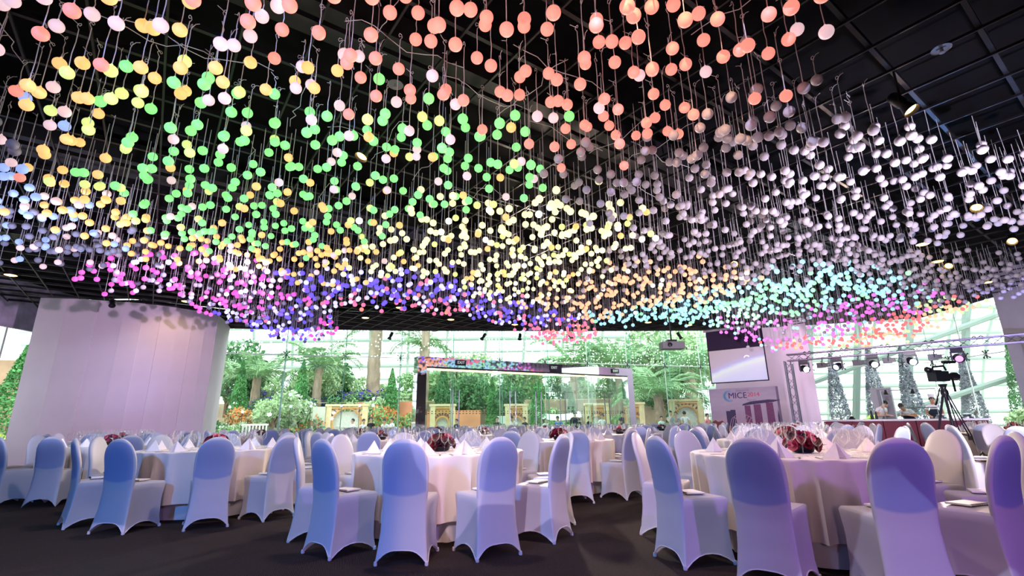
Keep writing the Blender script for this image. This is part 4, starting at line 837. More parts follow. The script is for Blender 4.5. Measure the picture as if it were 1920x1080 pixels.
head_lamp(.50, 'glaring white moving head lamp at the left post of the truss', (255, 246, 252), 90, 36, power=900, lc=(1, .80, .92))
head_lamp(1.51, 'dark purple moving head second on the truss', (200, 210, 255), 1.5, -20); head_lamp(2.53, 'moving head with a pinkish lit lens in the middle of the truss', (255, 228, 246), 12, 20)
head_lamp(3.52, 'moving head with a dazzling icy blue lens on the truss', (190, 232, 255), 40, 24); head_lamp(4.64, 'moving head with a small magenta lens above the video camera', (255, 120, 220), 3, 10)
def par(s, label):
    P = T0+sd*s; t = thing('theatre_spot', label, 'stage lamp', (P.x, P.y, 3.06), sang, 'profile spots on the truss')
    MB().tube([(0, 0, .06), (0, 0, -.08)], .016, 6).build('clamp', M_fix, t); MB().tube([(-.02, -.1, -.24), (-.02, -.1, -.08), (-.02, .1, -.08), (-.02, .1, -.24)], .012, 5).build('yoke', M_fix, t)
    MB().box((-.06, 0, -.22), (.24, .17, .18)).build('lamp_body', M_fix, t, smooth=False); MB().box((.10, 0, -.22), (.12, .13, .13)).build('lens_tube', M_fix, t, smooth=False)
    MB().box((.19, 0, -.17), (.07, .16, .012), (0, -.4, 0)).box((.19, 0, -.27), (.07, .16, .012), (0, .4, 0)).build('barn_doors', M_fix, t, smooth=False)
for k, (s, d) in enumerate(((1.08, 'nearest the glaring lamp'), (2.14, 'left of the pinkish lamp'), (2.97, 'right of the pinkish lamp'), (4.12, 'above the video camera'))): par(s, 'small black profile spot on the truss '+d)

# serving counter with heat-lamp gantry
M_cnt = mat('counter_steel', (172, 166, 172), .35, .8); M_red = mat('counter_front_wine', (110, 22, 52), .6)
t = thing('serving_counter', 'long serving counter with steel top and wine red front', 'counter', (13.25, 17.38, 0), sang)
MB().box((0, 0, .95), (4.5, .75, .06)).build('worktop', M_cnt, t, smooth=False)
for k in range(5): MB().box((-1.78+.89*k, -.02, .46), (.87, .62, .91)).build('front_panel', M_red, t, smooth=False)
gz = .98
def onc(s, d): p = Vector((13.25, 17.38))+sd*s+Vector((-sd.y, sd.x))*d; return (p.x, p.y, gz+.001)
t = thing('sneeze_guard', 'steel framed glass guard on the serving counter', 'food guard', onc(.55, .05), sang)
MB().tube([(-.5, 0, 0), (-.5, 0, .36), (.5, 0, .36), (.5, 0, 0)], .014, 6).build('frame', M_steel, t); MB().box((0, -.02, .26), (.96, .008, .18)).build('pane', G_pane, t, smooth=False)
t = thing('heat_lamp_gantry', 'tall steel gantry frame with lamps over the serving counter', 'gantry', onc(.35, .25), sang)
MB().tube([(-.75, 0, 0), (-.75, 0, .98), (.75, 0, .98), (.75, 0, 0)], .02, 6).build('frame', M_steel, t)
for x in (-.6, .15): MB().lathe([(.09, -.1), (.04, 0), (.03, .06)], 12).build('lamp_shade', M_blackpl, t, (x, 0, .94))
for k, (s, h_, r_, nm) in enumerate(((-.75, .3, .05, 'pepper_mill'), (-.62, .26, .045, 'pepper_mill'), (-1.35, .12, .1, 'pan'), (1.1, .14, .16, 'chafing_dish'), (1.75, .16, .18, 'chafing_dish'))):
    MB().lathe([(r_, 0), (r_, h_*.35), (r_*.6, h_*.55), (r_*.75, h_*.8), (r_*.3, h_)], 14).build(nm, M_darkmetal if k < 3 else M_steel, None, onc(s, -.12), label=['dark pepper mill left on the serving counter', 'second dark pepper mill beside the stooping chef', 'small dark pan at the left end of the counter', 'steel chafing dish before the hatted chef', 'steel chafing dish at the right end of the counter'][k], cat=nm.replace('_', ' '))
t = thing('equipment_cabinet', 'tall grey cabinet standing behind the stooping chefs', 'cabinet', (13.75, 18.65, 0), sang)
MB().box((0, 0, 1.05), (.62, .4, 2.1)).build('body', mat('cabinet_grey', (150, 150, 158), .5), t, smooth=False); MB().box((.08, -.21, 1.05), (.4, .02, 1.98)).build('door', mat('cabinet_door', (120, 120, 132), .5), t, smooth=False)

# video camera on tripod
cx, cy, cz = 7.77, 9.0, 1.80
M_cam = mat('camcorder_black', (20, 22, 30), .35)
t = thing('tripod', 'tall black camera tripod with spread legs before the serving counter', 'tripod', (cx, cy, 0))
apex = (0, 0, 1.42)
for k, (fx, fy) in enumerate(((-.18, -.38), (.62, .12), (-.2, .42))):
    e = Vector((fx, fy, 0)); a = Vector(apex)+e*.08; m1 = a.lerp(e, .52); n1 = Vector((-fy, fx, 0)).normalized()*.022
    lg = MB()
    for s_ in (-1, 1): lg.tube([a+n1*s_, m1+n1*s_], .011, 6)
    lg.tube([m1, e+Vector((0, 0, .02))], .012, 6).box(m1, (.07, .07, .07)); lg = lg.build('leg', M_fix, t)
    MB().lathe([(.02, 0), (.022, .02), (.012, .04)], 8).build('rubber_foot', M_blackpl, lg, e)
MB().tube([(0, 0, .75), (0, 0, 1.45)], .022, 8).build('centre_column', M_cam, t)
for fx, fy in ((-.18, -.38), (.62, .12), (-.2, .42)): MB().tube([(0, 0, .78), (fx*.5, fy*.5, .72)], .009, 5).build('spreader', M_cam, t)
MB().lathe([(.05, 1.42), (.06, 1.45), (.06, 1.5), (.04, 1.54), (.05, 1.58), (.07, 1.62)], 12).build('head', M_cam, t); MB().tube([(-.04, .03, 1.55), (-.36, -.18, 1.26)], .011, 6).tube([(-.25, -.11, 1.36), (-.36, -.18, 1.26)], .018, 6).build('pan_handle', M_cam, t)
t = thing('video_camera', 'black video camera with long lens and microphone on the tripod', 'video camera', (cx, cy, 1.63), rad(12))
MB().box((-.05, 0, .13), (.30, .16, .18)).box((-.12, 0, .21), (.2, .12, .06)).build('body', M_cam, t, smooth=False); MB().lathe([(.055, 0), (.06, .04), (.06, .16), (.075, .18), (.075, .26), (.07, .26)], 16).build('lens', M_cam, t, (.09, 0, .13)).rotation_euler = (0, PI/2, 0)
MB().tube([(-.16, 0, .22), (-.13, 0, .30), (.12, 0, .32), (.16, 0, .24)], .018, 6).build('carry_handle', M_cam, t); MB().tube([(.05, -.05, .38), (.34, -.05, .39)], .026, 8).tube([(.1, -.05, .38), (.1, 0, .31)], .01, 5).build('microphone', M_cam, t)
MB().lathe([(.045, 0), (.05, .08), (.03, .1)], 12).build('viewfinder', M_cam, t, (-.2, 0, .24)).rotation_euler = (0, rad(-80), 0); MB().box((.12, -.1, .0), (.03, .02, .3)).build('strap', M_blackpl, t, smooth=False)
# backpack on the floor by the tripod
bpv = MB(); rows = []
for i in range(9):
    f = i/8; z = .46*f; wd = .16*(1-.18*f)*math.sqrt(max(.05, 1-max(0, (f-.6)/.42)**2)); dp = .11*math.sqrt(max(.05, 1-max(0, (f-.5)/.52)**2))
    rows.append([(wd*math.copysign(abs(math.cos(a))**.6, math.cos(a))+.06*f, dp*math.copysign(abs(math.sin(a))**.6, math.sin(a)), z) for a in [2*PI*k/18 for k in range(18)]])
bpv.grid(rows, closed=True); bpv.f += [tuple(reversed(range(18))), tuple(range(8*18, 9*18))]; bpv.m += [0, 0]
M_bpk = mat('backpack_nylon', (22, 16, 28), .6, bump=.3, bs=30)
t = thing('backpack', 'dark backpack standing on the carpet beside the tripod legs', 'backpack', (7.45, 8.2, .001), rad(20)); bpv.build('bag', M_bpk, t)
MB().box((0, -.125, .16), (.22, .07, .2)).build('front_pocket', M_bpk, t); MB().tube([(-.08, .1, .05), (-.12, .18, .2), (-.07, .12, .38)], .016, 6).build('shoulder_strap', M_blackpl, t); MB().tube([(-.03, .02, .45), (.03, .02, .50), (.09, .02, .45)], .012, 6).build('grab_loop', M_blackpl, t)
# ================================================================ conservatory garden outside the glass
GZ = -.35
M_path = mat('garden_paving', (190, 182, 168), .9, var=.15, vs=2)
MB().add([(-70, 8, GZ-.01), (-15.7, 8, GZ-.01), (-15.7, 17.3, GZ-.01), (-13.6, 17.3, GZ-.01), (-11.5, 19.2, GZ-.01), (12.6, 27.6, GZ-.01), (12.3, 20.2, GZ-.01), (16.4, 18.9, GZ-.01), (16.5, 8, GZ-.01), (80, 8, GZ-.01), (80, 75, GZ-.01), (-70, 75, GZ-.01)], [tuple(range(12))]).build('ground_garden', M_path, smooth=False, kind='structure')
M_bed = mat('terrace_stone', (196, 170, 150), .9, var=.2, vs=1.5); M_terra = mat('terracotta_wall', (228, 150, 116), .85, var=.15, vs=1.2)
def gwall(name, p, q, h, m, t=.4, z0=GZ): return wall(name, p, q, z0, h, m, t)
gwall('wall_terrace', (-26, 33.2), (2.5, 33.2), 1.55, M_bed); gwall('wall_terrace_upper', (-26, 37.2), (14, 37.2), 2.6, M_bed)
gwall('wall_terracotta', (-5.2, 30.4), (-2.0, 30.4), 1.75, M_terra); gwall('wall_terracotta_left', (-9.8, 31.6), (-5.8, 31.6), 2.35, M_terra); gwall('wall_brown', (-31, 22), (-19.5, 24.5), 4.2, mat('brown_cliff', (176, 140, 118), .9, var=.25, vs=1))
MB().box((-12, 35.2, 1.5), (30, 3.8, .1)).build('ground_terrace', mat('planting_soil', (120, 120, 84), .95), smooth=False, kind='structure')
M_trunk = mat('palm_trunk', (176, 152, 136), .9, var=.25, vs=6, bump=.6, bs=14); M_bark = mat('bark', (130, 108, 90), .9, var=.2, vs=8)
def leafmat(nm, c):
    m = bpy.data.materials.new('leaf_'+nm); m.use_nodes = True; n = m.node_tree; n.nodes.remove(n.nodes['Principled BSDF'])
    d = n.nodes.new('ShaderNodeBsdfDiffuse'); tc = n.nodes.new('ShaderNodeTexCoord'); no = n.nodes.new('ShaderNodeTexNoise'); no.inputs['Scale'].default_value = 7; no.inputs['Detail'].default_value = 1
    n.links.new(tc.outputs['Object'], no.inputs[0]); r = n.nodes.new('ShaderNodeValToRGB'); k = s2l(c); r.color_ramp.elements[0].position = .35; r.color_ramp.elements[1].position = .65
    r.color_ramp.elements[0].color = (*[x*.72 for x in k], 1); r.color_ramp.elements[1].color = (*[min(1, x*1.2) for x in k], 1); n.links.new(no.outputs[0], r.inputs[0]); n.links.new(r.outputs[0], d.inputs[0]); n.links.new(d.outputs[0], n.nodes['Material Output'].inputs[0])
    return m
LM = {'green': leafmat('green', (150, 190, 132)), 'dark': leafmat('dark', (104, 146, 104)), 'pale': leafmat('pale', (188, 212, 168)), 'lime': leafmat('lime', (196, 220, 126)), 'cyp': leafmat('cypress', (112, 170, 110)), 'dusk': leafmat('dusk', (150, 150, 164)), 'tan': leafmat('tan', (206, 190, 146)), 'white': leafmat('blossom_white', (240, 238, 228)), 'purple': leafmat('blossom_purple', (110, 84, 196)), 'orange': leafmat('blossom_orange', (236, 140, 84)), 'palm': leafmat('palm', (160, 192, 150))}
def cloud(pts, size, seed, m, nm='foliage'):
    r = np.random.default_rng(seed); P = np.asarray(pts); N = len(P); a = r.normal(size=(N, 3)); a /= np.linalg.norm(a, axis=1)[:, None]; b = np.cross(a, r.normal(size=(N, 3))); b /= np.linalg.norm(b, axis=1)[:, None]
    s = size*r.uniform(.6, 1.3, (N, 1)); a *= s; b *= s*.45
    V = np.stack([P-a, P-b, P+a, P+b], 1).reshape(-1, 3); F = np.arange(4*N).reshape(N, 4); return np_mesh(nm, V, F, m)
def blob_pts(blobs, n, seed):
    r = np.random.default_rng(seed); out = []; tot = sum(b[3]*b[4] for b in blobs)
    for x, y, z, rx, rz in blobs:
        k = max(20, int(n*rx*rz/tot)); d = r.normal(size=(k, 3)); d /= np.linalg.norm(d, axis=1)[:, None]; d *= r.uniform(.55, 1.05, (k, 1)); out.append(np.array((x, y, z))+d*np.array((rx, rx, rz)))
    return np.concatenate(out)
def cone_pts(h, r0, n, seed):
    r = np.random.default_rng(seed); f = r.uniform(0, 1, n)**.8; a = r.uniform(0, 2*PI, n); rr = r0*np.where(f < .15, .6+f*2.6, (1-f)**.75*1.12)*r.uniform(.7, 1.05, n); return np.stack([rr*np.cos(a), rr*np.sin(a), .05+h*f], 1)
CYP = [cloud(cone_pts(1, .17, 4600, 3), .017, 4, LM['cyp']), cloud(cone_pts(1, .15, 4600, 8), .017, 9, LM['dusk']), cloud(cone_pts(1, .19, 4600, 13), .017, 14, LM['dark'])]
CTR = MB().tube([(0, 0, -.02), (0, 0, .35)], [.03, .015], 7).mesh('trunk', M_bark)
def cypress(x, y, h, kind, label, z=GZ, wd=1.0):
    t = thing('cypress', label, 'tree', (x, y, z), rng.uniform(0, 6), 'cypresses in the garden', scale=(h*wd, h*wd, h)); link('foliage', CYP[kind], t); link('trunk', CTR, t); return t
TREE = {}
def tree(x, y, h, kind, label, z=GZ, wd=1.0, group='garden trees', name='leafy_tree', variant=0):
    key = (kind, variant)
    if key not in TREE:
        q = random.Random(variant*7+len(kind)); bl = [(q.uniform(-.26, .26), q.uniform(-.26, .26), q.uniform(.5, .86), q.uniform(.13, .2), q.uniform(.1, .16)) for _ in range(11)]
        tr = MB().tube([(0, 0, -.02), (.01, 0, .3), (-.01, .01, .62)], [.035, .026, .012], 8)
        for bx_, by_, bz_, *_ in bl[:6]: tr.tube([(0, 0, .38), (bx_*.6, by_*.6, bz_*.85), (bx_, by_, bz_)], [.016, .009, .004], 5)
        TREE[key] = (cloud(blob_pts(bl, 2800, variant+5), .03, variant, LM[kind]), tr.mesh('trunk', M_bark))
    t = thing(name, label, 'tree', (x, y, z), rng.uniform(0, 6), group, scale=(h*wd, h*wd, h)); link('crown', TREE[key][0], t); link('trunk', TREE[key][1], t)
SHR = {}
def shrub(x, y, h, wd, kind, label, flower=None, z=GZ, variant=0):
    key = (kind, flower, variant)
    if key not in SHR:
        q = random.Random(variant*3+1); bl = [(q.uniform(-.34, .34), q.uniform(-.3, .3), q.uniform(.25, .72), q.uniform(.18, .28), q.uniform(.16, .26)) for _ in range(9)]
        st = MB()
        for bx_, by_, bz_, *_ in bl[:6]: st.tube([(bx_*.2, by_*.2, -.02), (bx_, by_, bz_)], [.018, .006], 5)
        SHR[key] = (cloud(blob_pts(bl, 1900, variant+1), .05, variant, LM[kind]), st.mesh('stems', M_bark), cloud(blob_pts([(a, b_, c+.04, d*1.05, e*1.05) for a, b_, c, d, e in bl], 700, variant+30), .042, variant+3, LM[flower], 'blossom') if flower else None)
    t = thing('garden_shrub', label, 'shrub', (x, y, z), rng.uniform(0, 6), 'shrubs in the garden', scale=(wd, wd, h)); a, b_, c = SHR[key]; link('foliage', a, t); link('stems', b_, t)
    if c: link('blossom', c, t)
# palm fronds: a curved rib with leaflets
def frond(L=2.6, droop=1.2, seed=0):
    q = random.Random(seed); b = MB(); P = []
    for i in range(13): f = i/12; P.append(Vector((0, L*(f-.18*droop*f**3), L*(.42*f-.62*droop*f*f*.75))))
    b.tube(P, [.03*(1-f/13) + .004 for f in range(13)], 4)
    for i in range(1, 25):
        f = i/25; k = min(11, int(f*12)); p = P[k].lerp(P[k+1], f*12-k); ln = .62*math.sin(PI*min(1, .12+.88*f))**.7+.08
        for s in (-1, 1):
            tip = p+Vector((s*ln*.85, ln*.42, -.18*ln-q.uniform(0, .14))); w_ = Vector((0, .035, .012)); md = p.lerp(tip, .5)+Vector((0, 0, .05))
            b.add([p, md+w_, tip, md-w_], [(0, 1, 2, 3)])
    return b.mesh('frond', LM['palm'], False)
FR = [frond(2.6, 1.0, 1), frond(2.9, 1.5, 2)]
PTR = MB().tube([(.03*math.sin(k*.7), 0, k/12) for k in range(13)], [(.34 if k % 2 else .30)*(1-.02*k) for k in range(13)], 12).mesh('trunk', M_trunk)
def palm(x, y, h, label, z=GZ, n_=18, s=1.0, tw=1.0):
    t = thing('palm_tree', label, 'palm', (x, y, z), rng.uniform(0, 6), 'palms in the garden'); link('trunk', PTR, t, scale=(tw, tw, h))
    for k in range(n_):
        link('frond', FR[k % 2], t, (0, 0, h-.05), rot=(rad(rng.uniform(-18, 48)), 0, 2*PI*k/n_+rng.uniform(-.15, .15)), scale=s*rng.uniform(.9, 1.15))
palm(-9.9, 35, 6.3, 'tall palm with a thick pale trunk behind the largest arch', 1.5, tw=1.6)
palm(-6.1, 33.9, 7.4, 'tall straight palm trunk above the left end of the portal', 1.5, tw=1.1)
palm(-6.6, 35.6, 5.2, 'palm with a slender trunk rising just behind the portal corner', 1.5, tw=.8)
palm(-13.2, 33.4, 3.3, 'bushy palm with arching fronds above the white rose tree', 1.5, 22, 1.25)
palm(-16.4, 31.6, 4.4, 'palm with feathery fronds beside the drum wall', GZ, 20, 1.2)
palm(4.4, 36.0, 5.4, 'spreading palm above the middle of the portal', GZ, 22, 1.35); palm(7.4, 34.5, 5.2, 'spreading palm above the right half of the portal', GZ, 22, 1.35)
palm(8.3, 28.6, 2.9, 'large drooping palm right of the portal', GZ, 26, 1.15); palm(11.2, 31.5, 4.6, 'dark palm with thick trunk left of the projection screen', GZ, 22, 1.3, 1.4); palm(-18.6, 27.2, 4.6, 'palm close behind the drum corner', GZ, 20, 1.2)
for a in [(-7.6, 31.0, 4.5, 0, 'green cypress right of the largest arch', GZ, .9), (1.4, 29.3, 4.1, 0, 'bright green cypress in the middle of the doorway', GZ, .8), (-12.9, 30.2, 5.0, 0, 'green cypress above the white blossom shrubs', GZ, .8), (-16.2, 29.4, 4.9, 0, 'green cypress just right of the drum wall', GZ, .8), (-1.3, 30.8, 3.9, 0, 'green cypress seen through the left doors', GZ, .8), (-4.6, 32.6, 5.0, 2, 'dark cypress through the left end of the portal', GZ, .8), (3.5, 30.2, 3.2, 2, 'dark cypress right of the white awning', GZ, .8),
          (-21.5, 21.5, 4.7, 0, 'large cypress outside the far left window', GZ, 1.2),
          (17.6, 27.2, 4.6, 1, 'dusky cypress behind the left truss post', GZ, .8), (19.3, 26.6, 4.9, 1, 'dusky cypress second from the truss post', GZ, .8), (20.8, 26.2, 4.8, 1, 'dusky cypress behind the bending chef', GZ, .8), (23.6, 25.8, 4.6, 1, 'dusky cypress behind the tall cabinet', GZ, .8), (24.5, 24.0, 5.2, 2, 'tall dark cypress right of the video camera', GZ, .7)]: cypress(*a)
tree(-4.6, 38.5, 6.8, 'pale', 'round pale tree above the portal lintel', variant=1); tree(12.6, 36, 8.6, 'pale', 'big pale tree above the right end of the portal', variant=2, wd=1.2); tree(9.3, 38, 7.4, 'green', 'leafy tree behind the spreading palms', variant=3, wd=1.1)
tree(-.6, 31.5, 4.3, 'dark', 'dark leafy tree left of the doorway cypress', variant=4, wd=.8); tree(-2.9, 31.8, 4.6, 'dark', 'dark tree behind the left glass doors', variant=5, wd=.8); tree(10.2, 32.6, 4.6, 'dark', 'dark tree behind the right-hand arch', variant=6, wd=1.0)
tree(-19.5, 34, 7.2, 'dark', 'tall dark tree high behind the drum corner', variant=1, wd=.9); tree(-15, 37, 6.4, 'pale', 'misty tree at the back of the left garden', variant=2); tree(27.5, 23.2, 5.4, 'pale', 'yellow-green tree at the far right outside', variant=3, wd=1.0); tree(30.5, 25.5, 5.6, 'lime', 'lime green tree at the right edge outside', variant=4, wd=1.0)
tree(-12.6, 26.4, 3.2, 'pale', 'white rose standard tree on a slim trunk', variant=6, wd=.9)
for a in [(-12.9, 28.6, 3.4, 3.0, 'pale', 'white rose bush in full flower', 'white', GZ, 1), (-14.8, 28.2, 2.6, 2.6, 'tan', 'sandy coloured bush beside the drum corner', 'orange', GZ, 2), (-13.6, 31.6, 1.2, 2.6, 'green', 'bed of purple flowers above the roses', 'purple', 1.5, 3), (-16.0, 31.9, 1.3, 2.6, 'green', 'bed of purple flowers by the drum wall', 'purple', 1.5, 1), (-10.6, 33.6, 1.1, 2.6, 'green', 'bed of purple flowers left of the tall trunk', 'purple', 1.5, 2), (-8.2, 33.8, 1.0, 2.2, 'green', 'bed of purple flowers right of the tall trunk', 'purple', 1.5, 1),
          (-16.2, 26.4, 2.0, 2.4, 'dark', 'dark green bush at the foot of the drum corner', None, GZ, 1), (-14.2, 25.6, 1.7, 1.9, 'green', 'green bush behind the left glass panes', 'white', GZ, 2), (-11.2, 27.4, 1.9, 1.9, 'dark', 'dark bush left of the largest arch', 'orange', GZ, 3), (-7.6, 29.6, 2.6, 2.0, 'green', 'green bush right of the largest arch', 'orange', GZ, 1), (-8.9, 30.6, 3.3, 2.6, 'pale', 'grey-green bush above the largest arch', None, GZ, 2), (-11.0, 31.0, 3.3, 2.4, 'dark', 'dark bush over the stone block', None, GZ, 3), (-6.2, 28.4, 2.2, 1.6, 'green', 'bush by the left portal leg', 'orange', GZ, 2),
          (-2.4, 27.6, 1.2, 1.4, 'dark', 'rose bush between the first two doorway arches', 'white', GZ, 1), (2.6, 28.2, 1.5, 2.2, 'green', 'hedge under the white awning', None, GZ, 2), (2.3, 31.4, 2.9, 3.0, 'pale', 'pale hedge beyond the doorway cypress', None, GZ, 3), (6.4, 29.6, 2.0, 1.7, 'green', 'bush beside the right portal leg', None, GZ, 1), (8.0, 27.4, 1.3, 1.7, 'lime', 'lime green fern right of the portal', None, GZ, 3), (10.0, 30.6, 2.8, 2.4, 'dark', 'dark bush behind the right-hand arch', None, GZ, 2), (11.4, 28.0, 1.5, 1.6, 'lime', 'lime bush beside the backdrop', None, GZ, 1),
          (17.0, 23.4, 1.7, 2.0, 'lime', 'leafy bush outside behind the truss post', None, GZ, 2), (19.0, 23.2, 1.4, 2.0, 'green', 'flowering bush outside behind the chefs', 'orange', GZ, 3), (22.0, 21.0, 2.1, 2.4, 'pale', 'bush outside behind the hatted chef', None, GZ, 1), (24.6, 20.4, 2.5, 3.0, 'lime', 'broad bush outside right of the tripod', None, GZ, 2), (-18.6, 18.8, 1.3, 1.6, 'lime', 'lime bush under the far left window', None, GZ, 3)]: shrub(*a)
for k in range(5): MB().box((0, 0, 0), (4.2, .06, .05)).build('rail', mat('rail_gold', (200, 176, 130), .5), None, (-11+4.3*k, 33.1, 2.42), label=f'thin handrail on the terrace wall, length {ORD[k]} from the left', cat='handrail', group='terrace handrails', smooth=False)
for k, x in enumerate(range(-20, 13, 3)):
    tree(x+rng.uniform(-.6, .6), 40.5+rng.uniform(-1, 1), rng.uniform(5.2, 7.6), ['pale', 'green', 'dark'][k % 3], f'hazy tree in the back row of the garden, {ORD[k]} from the left', variant=1+k % 6, wd=.9, group='back row of garden trees')
for k, x in enumerate((-18.6, -15.8, -13.2, -10.2, -7.2, -4.2, -1.2)):
    shrub(x, 35.4+rng.uniform(-.5, .5), rng.uniform(1.6, 2.4), 3.2, ['green', 'pale', 'dark'][k % 3], f'broad terrace bush, {ORD[k]} from the left', 'purple' if k < 4 else None, 1.5, 1+k % 3)
# carved arches
M_arch = mat('arch_sandstone', (242, 214, 172), .8, var=.08, vs=5); M_archd = mat('arch_ochre', (226, 168, 110), .8, var=.12, vs=6); M_tile = mat('zellige_panel', (226, 226, 218), .6, var=.12, vs=14); M_carv = mat('arch_carving', (120, 84, 96), .8)
def arch(x, y, wd, h, rz, label, r, plain):
    t = thing('carved_arch', label, 'arch', (x, y, GZ), rz, 'carved garden arches'); zc = h*.60 if not plain else h*.56
    for s in (-1, 1): MB().box((s*(wd/2-.14), 0, h/2-.06), (.28, .3, h-.12)).build('pillar', M_arch, t, smooth=False)
    MB().box((0, 0, h-.06), (wd+.12, .36, .12)).build('cornice', M_arch, t, smooth=False); MB().box((0, -.02, h-.2), (wd-.5, .24, .10)).build('frieze', M_archd, t, smooth=False)
    W = wd/2-.28; pts = [(-W, 0), (-W, h-.25), (W, h-.25), (W, 0), (r*.9, 0), (r*.9, zc-r*.45)]+[(r*math.cos(a), zc+r*math.sin(a)) for a in [rad(-26+232*k/18) for k in range(19)]]+[(-r*.9, zc-r*.45), (-r*.9, 0)]
    sp_ = MB()                                         # spandrel as quads between the outline and the opening
    inn = pts[4:]; n_ = len(inn)
    def outp(p):
        x_, z_ = p; dx, dz = x_, z_-zc; k_ = min(W/abs(dx) if abs(dx) > 1e-6 else 1e9, ((h-.25-zc)/dz if dz > 1e-6 else (zc/-dz if dz < -1e-6 else 1e9))); return (dx*k_, zc+dz*k_)
    for i in range(n_-1):
        a, b_ = inn[i], inn[i+1]; A, B_ = outp(a), outp(b_); sp_.add([(a[0], -.06, a[1]), (b_[0], -.06, b_[1]), (B_[0], -.06, B_[1]), (A[0], -.06, A[1])]+[(a[0], .1, a[1]), (b_[0], .1, b_[1])], [(0, 1, 2, 3), (0, 4, 5, 1)])
    sp_.build('spandrel', M_arch if not plain else M_archd, t, smooth=False)
    MB().tube([(r*1.02*math.cos(a), -.08, zc+r*1.02*math.sin(a)) for a in [rad(-26+232*k/18) for k in range(19)]], .05, 6).build('arch_ring', M_archd, t)
    for k in range(13):
        a = rad(-4+188*k/12); MB().box((0, 0, 0), (.07, .06, .13), (0, PI/2-a, 0)).build('carved_lobe', M_carv, t, ((r+.16)*math.cos(a), -.08, zc+(r+.16)*math.sin(a)), smooth=False)
    MB().box((0, .12, h/2-.2), (wd-.5, .05, h-.4)).build('tile_panel', M_tile, t, smooth=False)
arch(-9.2, 27.8, 2.2, 2.46, rad(8), 'largest carved arch left of the portal with tiled back', .74, False)
MB().box((0, 0, 1.16), (.66, .9, 2.32)).build('stone_block', mat('pale_stone', (222, 222, 204), .85, var=.08), None, (-10.62, 27.8, GZ), smooth=False, label='pale square stone block beside the largest arch', cat='stone block')
arch(-3.93, 27.9, 1.35, 2.4, 0, 'ochre arch behind the left door handles', .36, True); arch(.15, 28, 1.25, 2.36, 0, 'ochre arch in the middle of the doorway', .34, True); arch(4.65, 28, 1.3, 2.34, 0, 'pale arch behind the right-hand doors', .36, True); arch(6.55, 27.2, 1.0, 2.34, rad(-10), 'tan arch beside the right portal leg', .3, True); arch(9.6, 28, 1.75, 2.5, rad(-8), 'carved arch between portal and backdrop', .6, False)
# garden furniture, and glowing balls standing in for spotlight reflections
t = thing('garden_bench', 'white balustrade bench under the rose tree', 'bench', (-12.9, 25.2, GZ)); MB().box((0, 0, 1.42), (1.3, .12, .08)).box((0, -.2, .9), (1.3, .4, .06)).build('seat', mat('white_paint', (240, 238, 236), .6), t, smooth=False)
for k in range(8): MB().lathe([(.03, 0), (.045, .2), (.025, .5), (.04, 1.38)], 8).build('baluster', mat('white_paint'), t, (-.58+.166*k, 0, 0))
t = thing('awning', 'white curved awning beyond the doorway hedge', 'awning', (2.6, 29.3, GZ)); b_ = MB().grid([[(-1.3+2.6*i/10, -.4+.8*j, 1.62+.18*(1-((i-5)/5)**2)*-1+.35*j) for i in range(11)] for j in (0, 1)]); b_.build('canvas', mat('white_canvas', (246, 246, 242), .7), t)
for x in (-1.25, 1.25): MB().tube([(x, .4, 0), (x, .4, 1.95)], .03, 6).build('pole', M_steel, t)
t = thing('notice_board', 'small white notice board on a stand outside the doors', 'notice board', (-.66, 26.6, GZ)); MB().box((0, 0, 1.5), (.46, .03, .4)).build('board', mat('board_white', (238, 240, 238), .6), t, smooth=False); MB().tube([(0, .02, 0), (0, .02, 1.35)], .02, 6).build('stand', M_steel, t)
BULB = {}
def gl_glint(x, y, z, col, es, label, r=.06):  # glowing ball on a pole, standing in for a spotlight reflection
    t = thing('garden_lamp', label, 'lamp', (x, y, GZ), 0, 'small lamps in the garden'); MB().tube([(0, 0, 0), (0, 0, z-GZ-r)], .012, 5).build('pole', M_darkmetal, t); MB().ball((0, 0, z-GZ), r, 2).build('bulb', mat(f'bulb_{col}_{es}', col, .4, emit=col, es=es), t)
for k, (x, y, z, c, es) in enumerate([(-10.6, 26.2, 1.97, (190, 220, 255), 9), (-9.0, 26.2, 1.97, (190, 220, 255), 9), (-8.05, 26.2, 1.98, (255, 235, 250), 14), (-7.35, 26.2, 1.98, (255, 235, 250), 14), (-14.4, 25.4, 1.95, (255, 255, 250), 12), (-15.9, 25.4, 2.0, (255, 255, 250), 12), (-13.5, 25.0, 1.7, (255, 255, 250), 10), (-11.4, 25.6, 1.95, (150, 200, 255), 9)]):
    gl_glint(x, y, z, c, es, f'small bright garden lamp, {ORD[[2, 3, 4, 5, 1, 0, 6, 7][k]]} of those behind the left glass')
# conservatory dome: white ribs
M_rib = mat('dome_rib', (164, 178, 172), .6)
dome = link('roof_conservatory', None, kind='structure')
for k in range(26):
    x = -62+5.2*k; MB().tube([(x+.10*30*math.sin(v), 34+34*math.cos(v), 34*math.sin(v)-2) for v in [rad(6*j) for j in range(14)]], .2, 5).build('rib', M_rib, dome)
for v in range(3, 60, 3): MB().tube([(x, 34+34*math.cos(rad(v)), 34*math.sin(rad(v))-2) for x in (-66, 75)], .16 if v % 2 else .26, 5).build('purlin', M_rib, dome)
lat = link('roof_glazing_frame', None, kind='structure')
for k in range(9):
    x = 15.0+2.1*k; y = 31-1.1*k; MB().tube([(x, y, GZ), (x+.6, y-1.2, 6.0), (x+1.0, y-3.6, 12.0)], .2, 6).build('rib', mat('frame_grey_white', (150, 164, 160), .6), lat)
for k in range(6): MB().tube([(12.5+.2*k, 31.5-.5*k, -2+3.2*k), (34, 19.6, 6.5+3.2*k)], .15, 6).build('diagonal', mat('frame_grey_white'), lat)
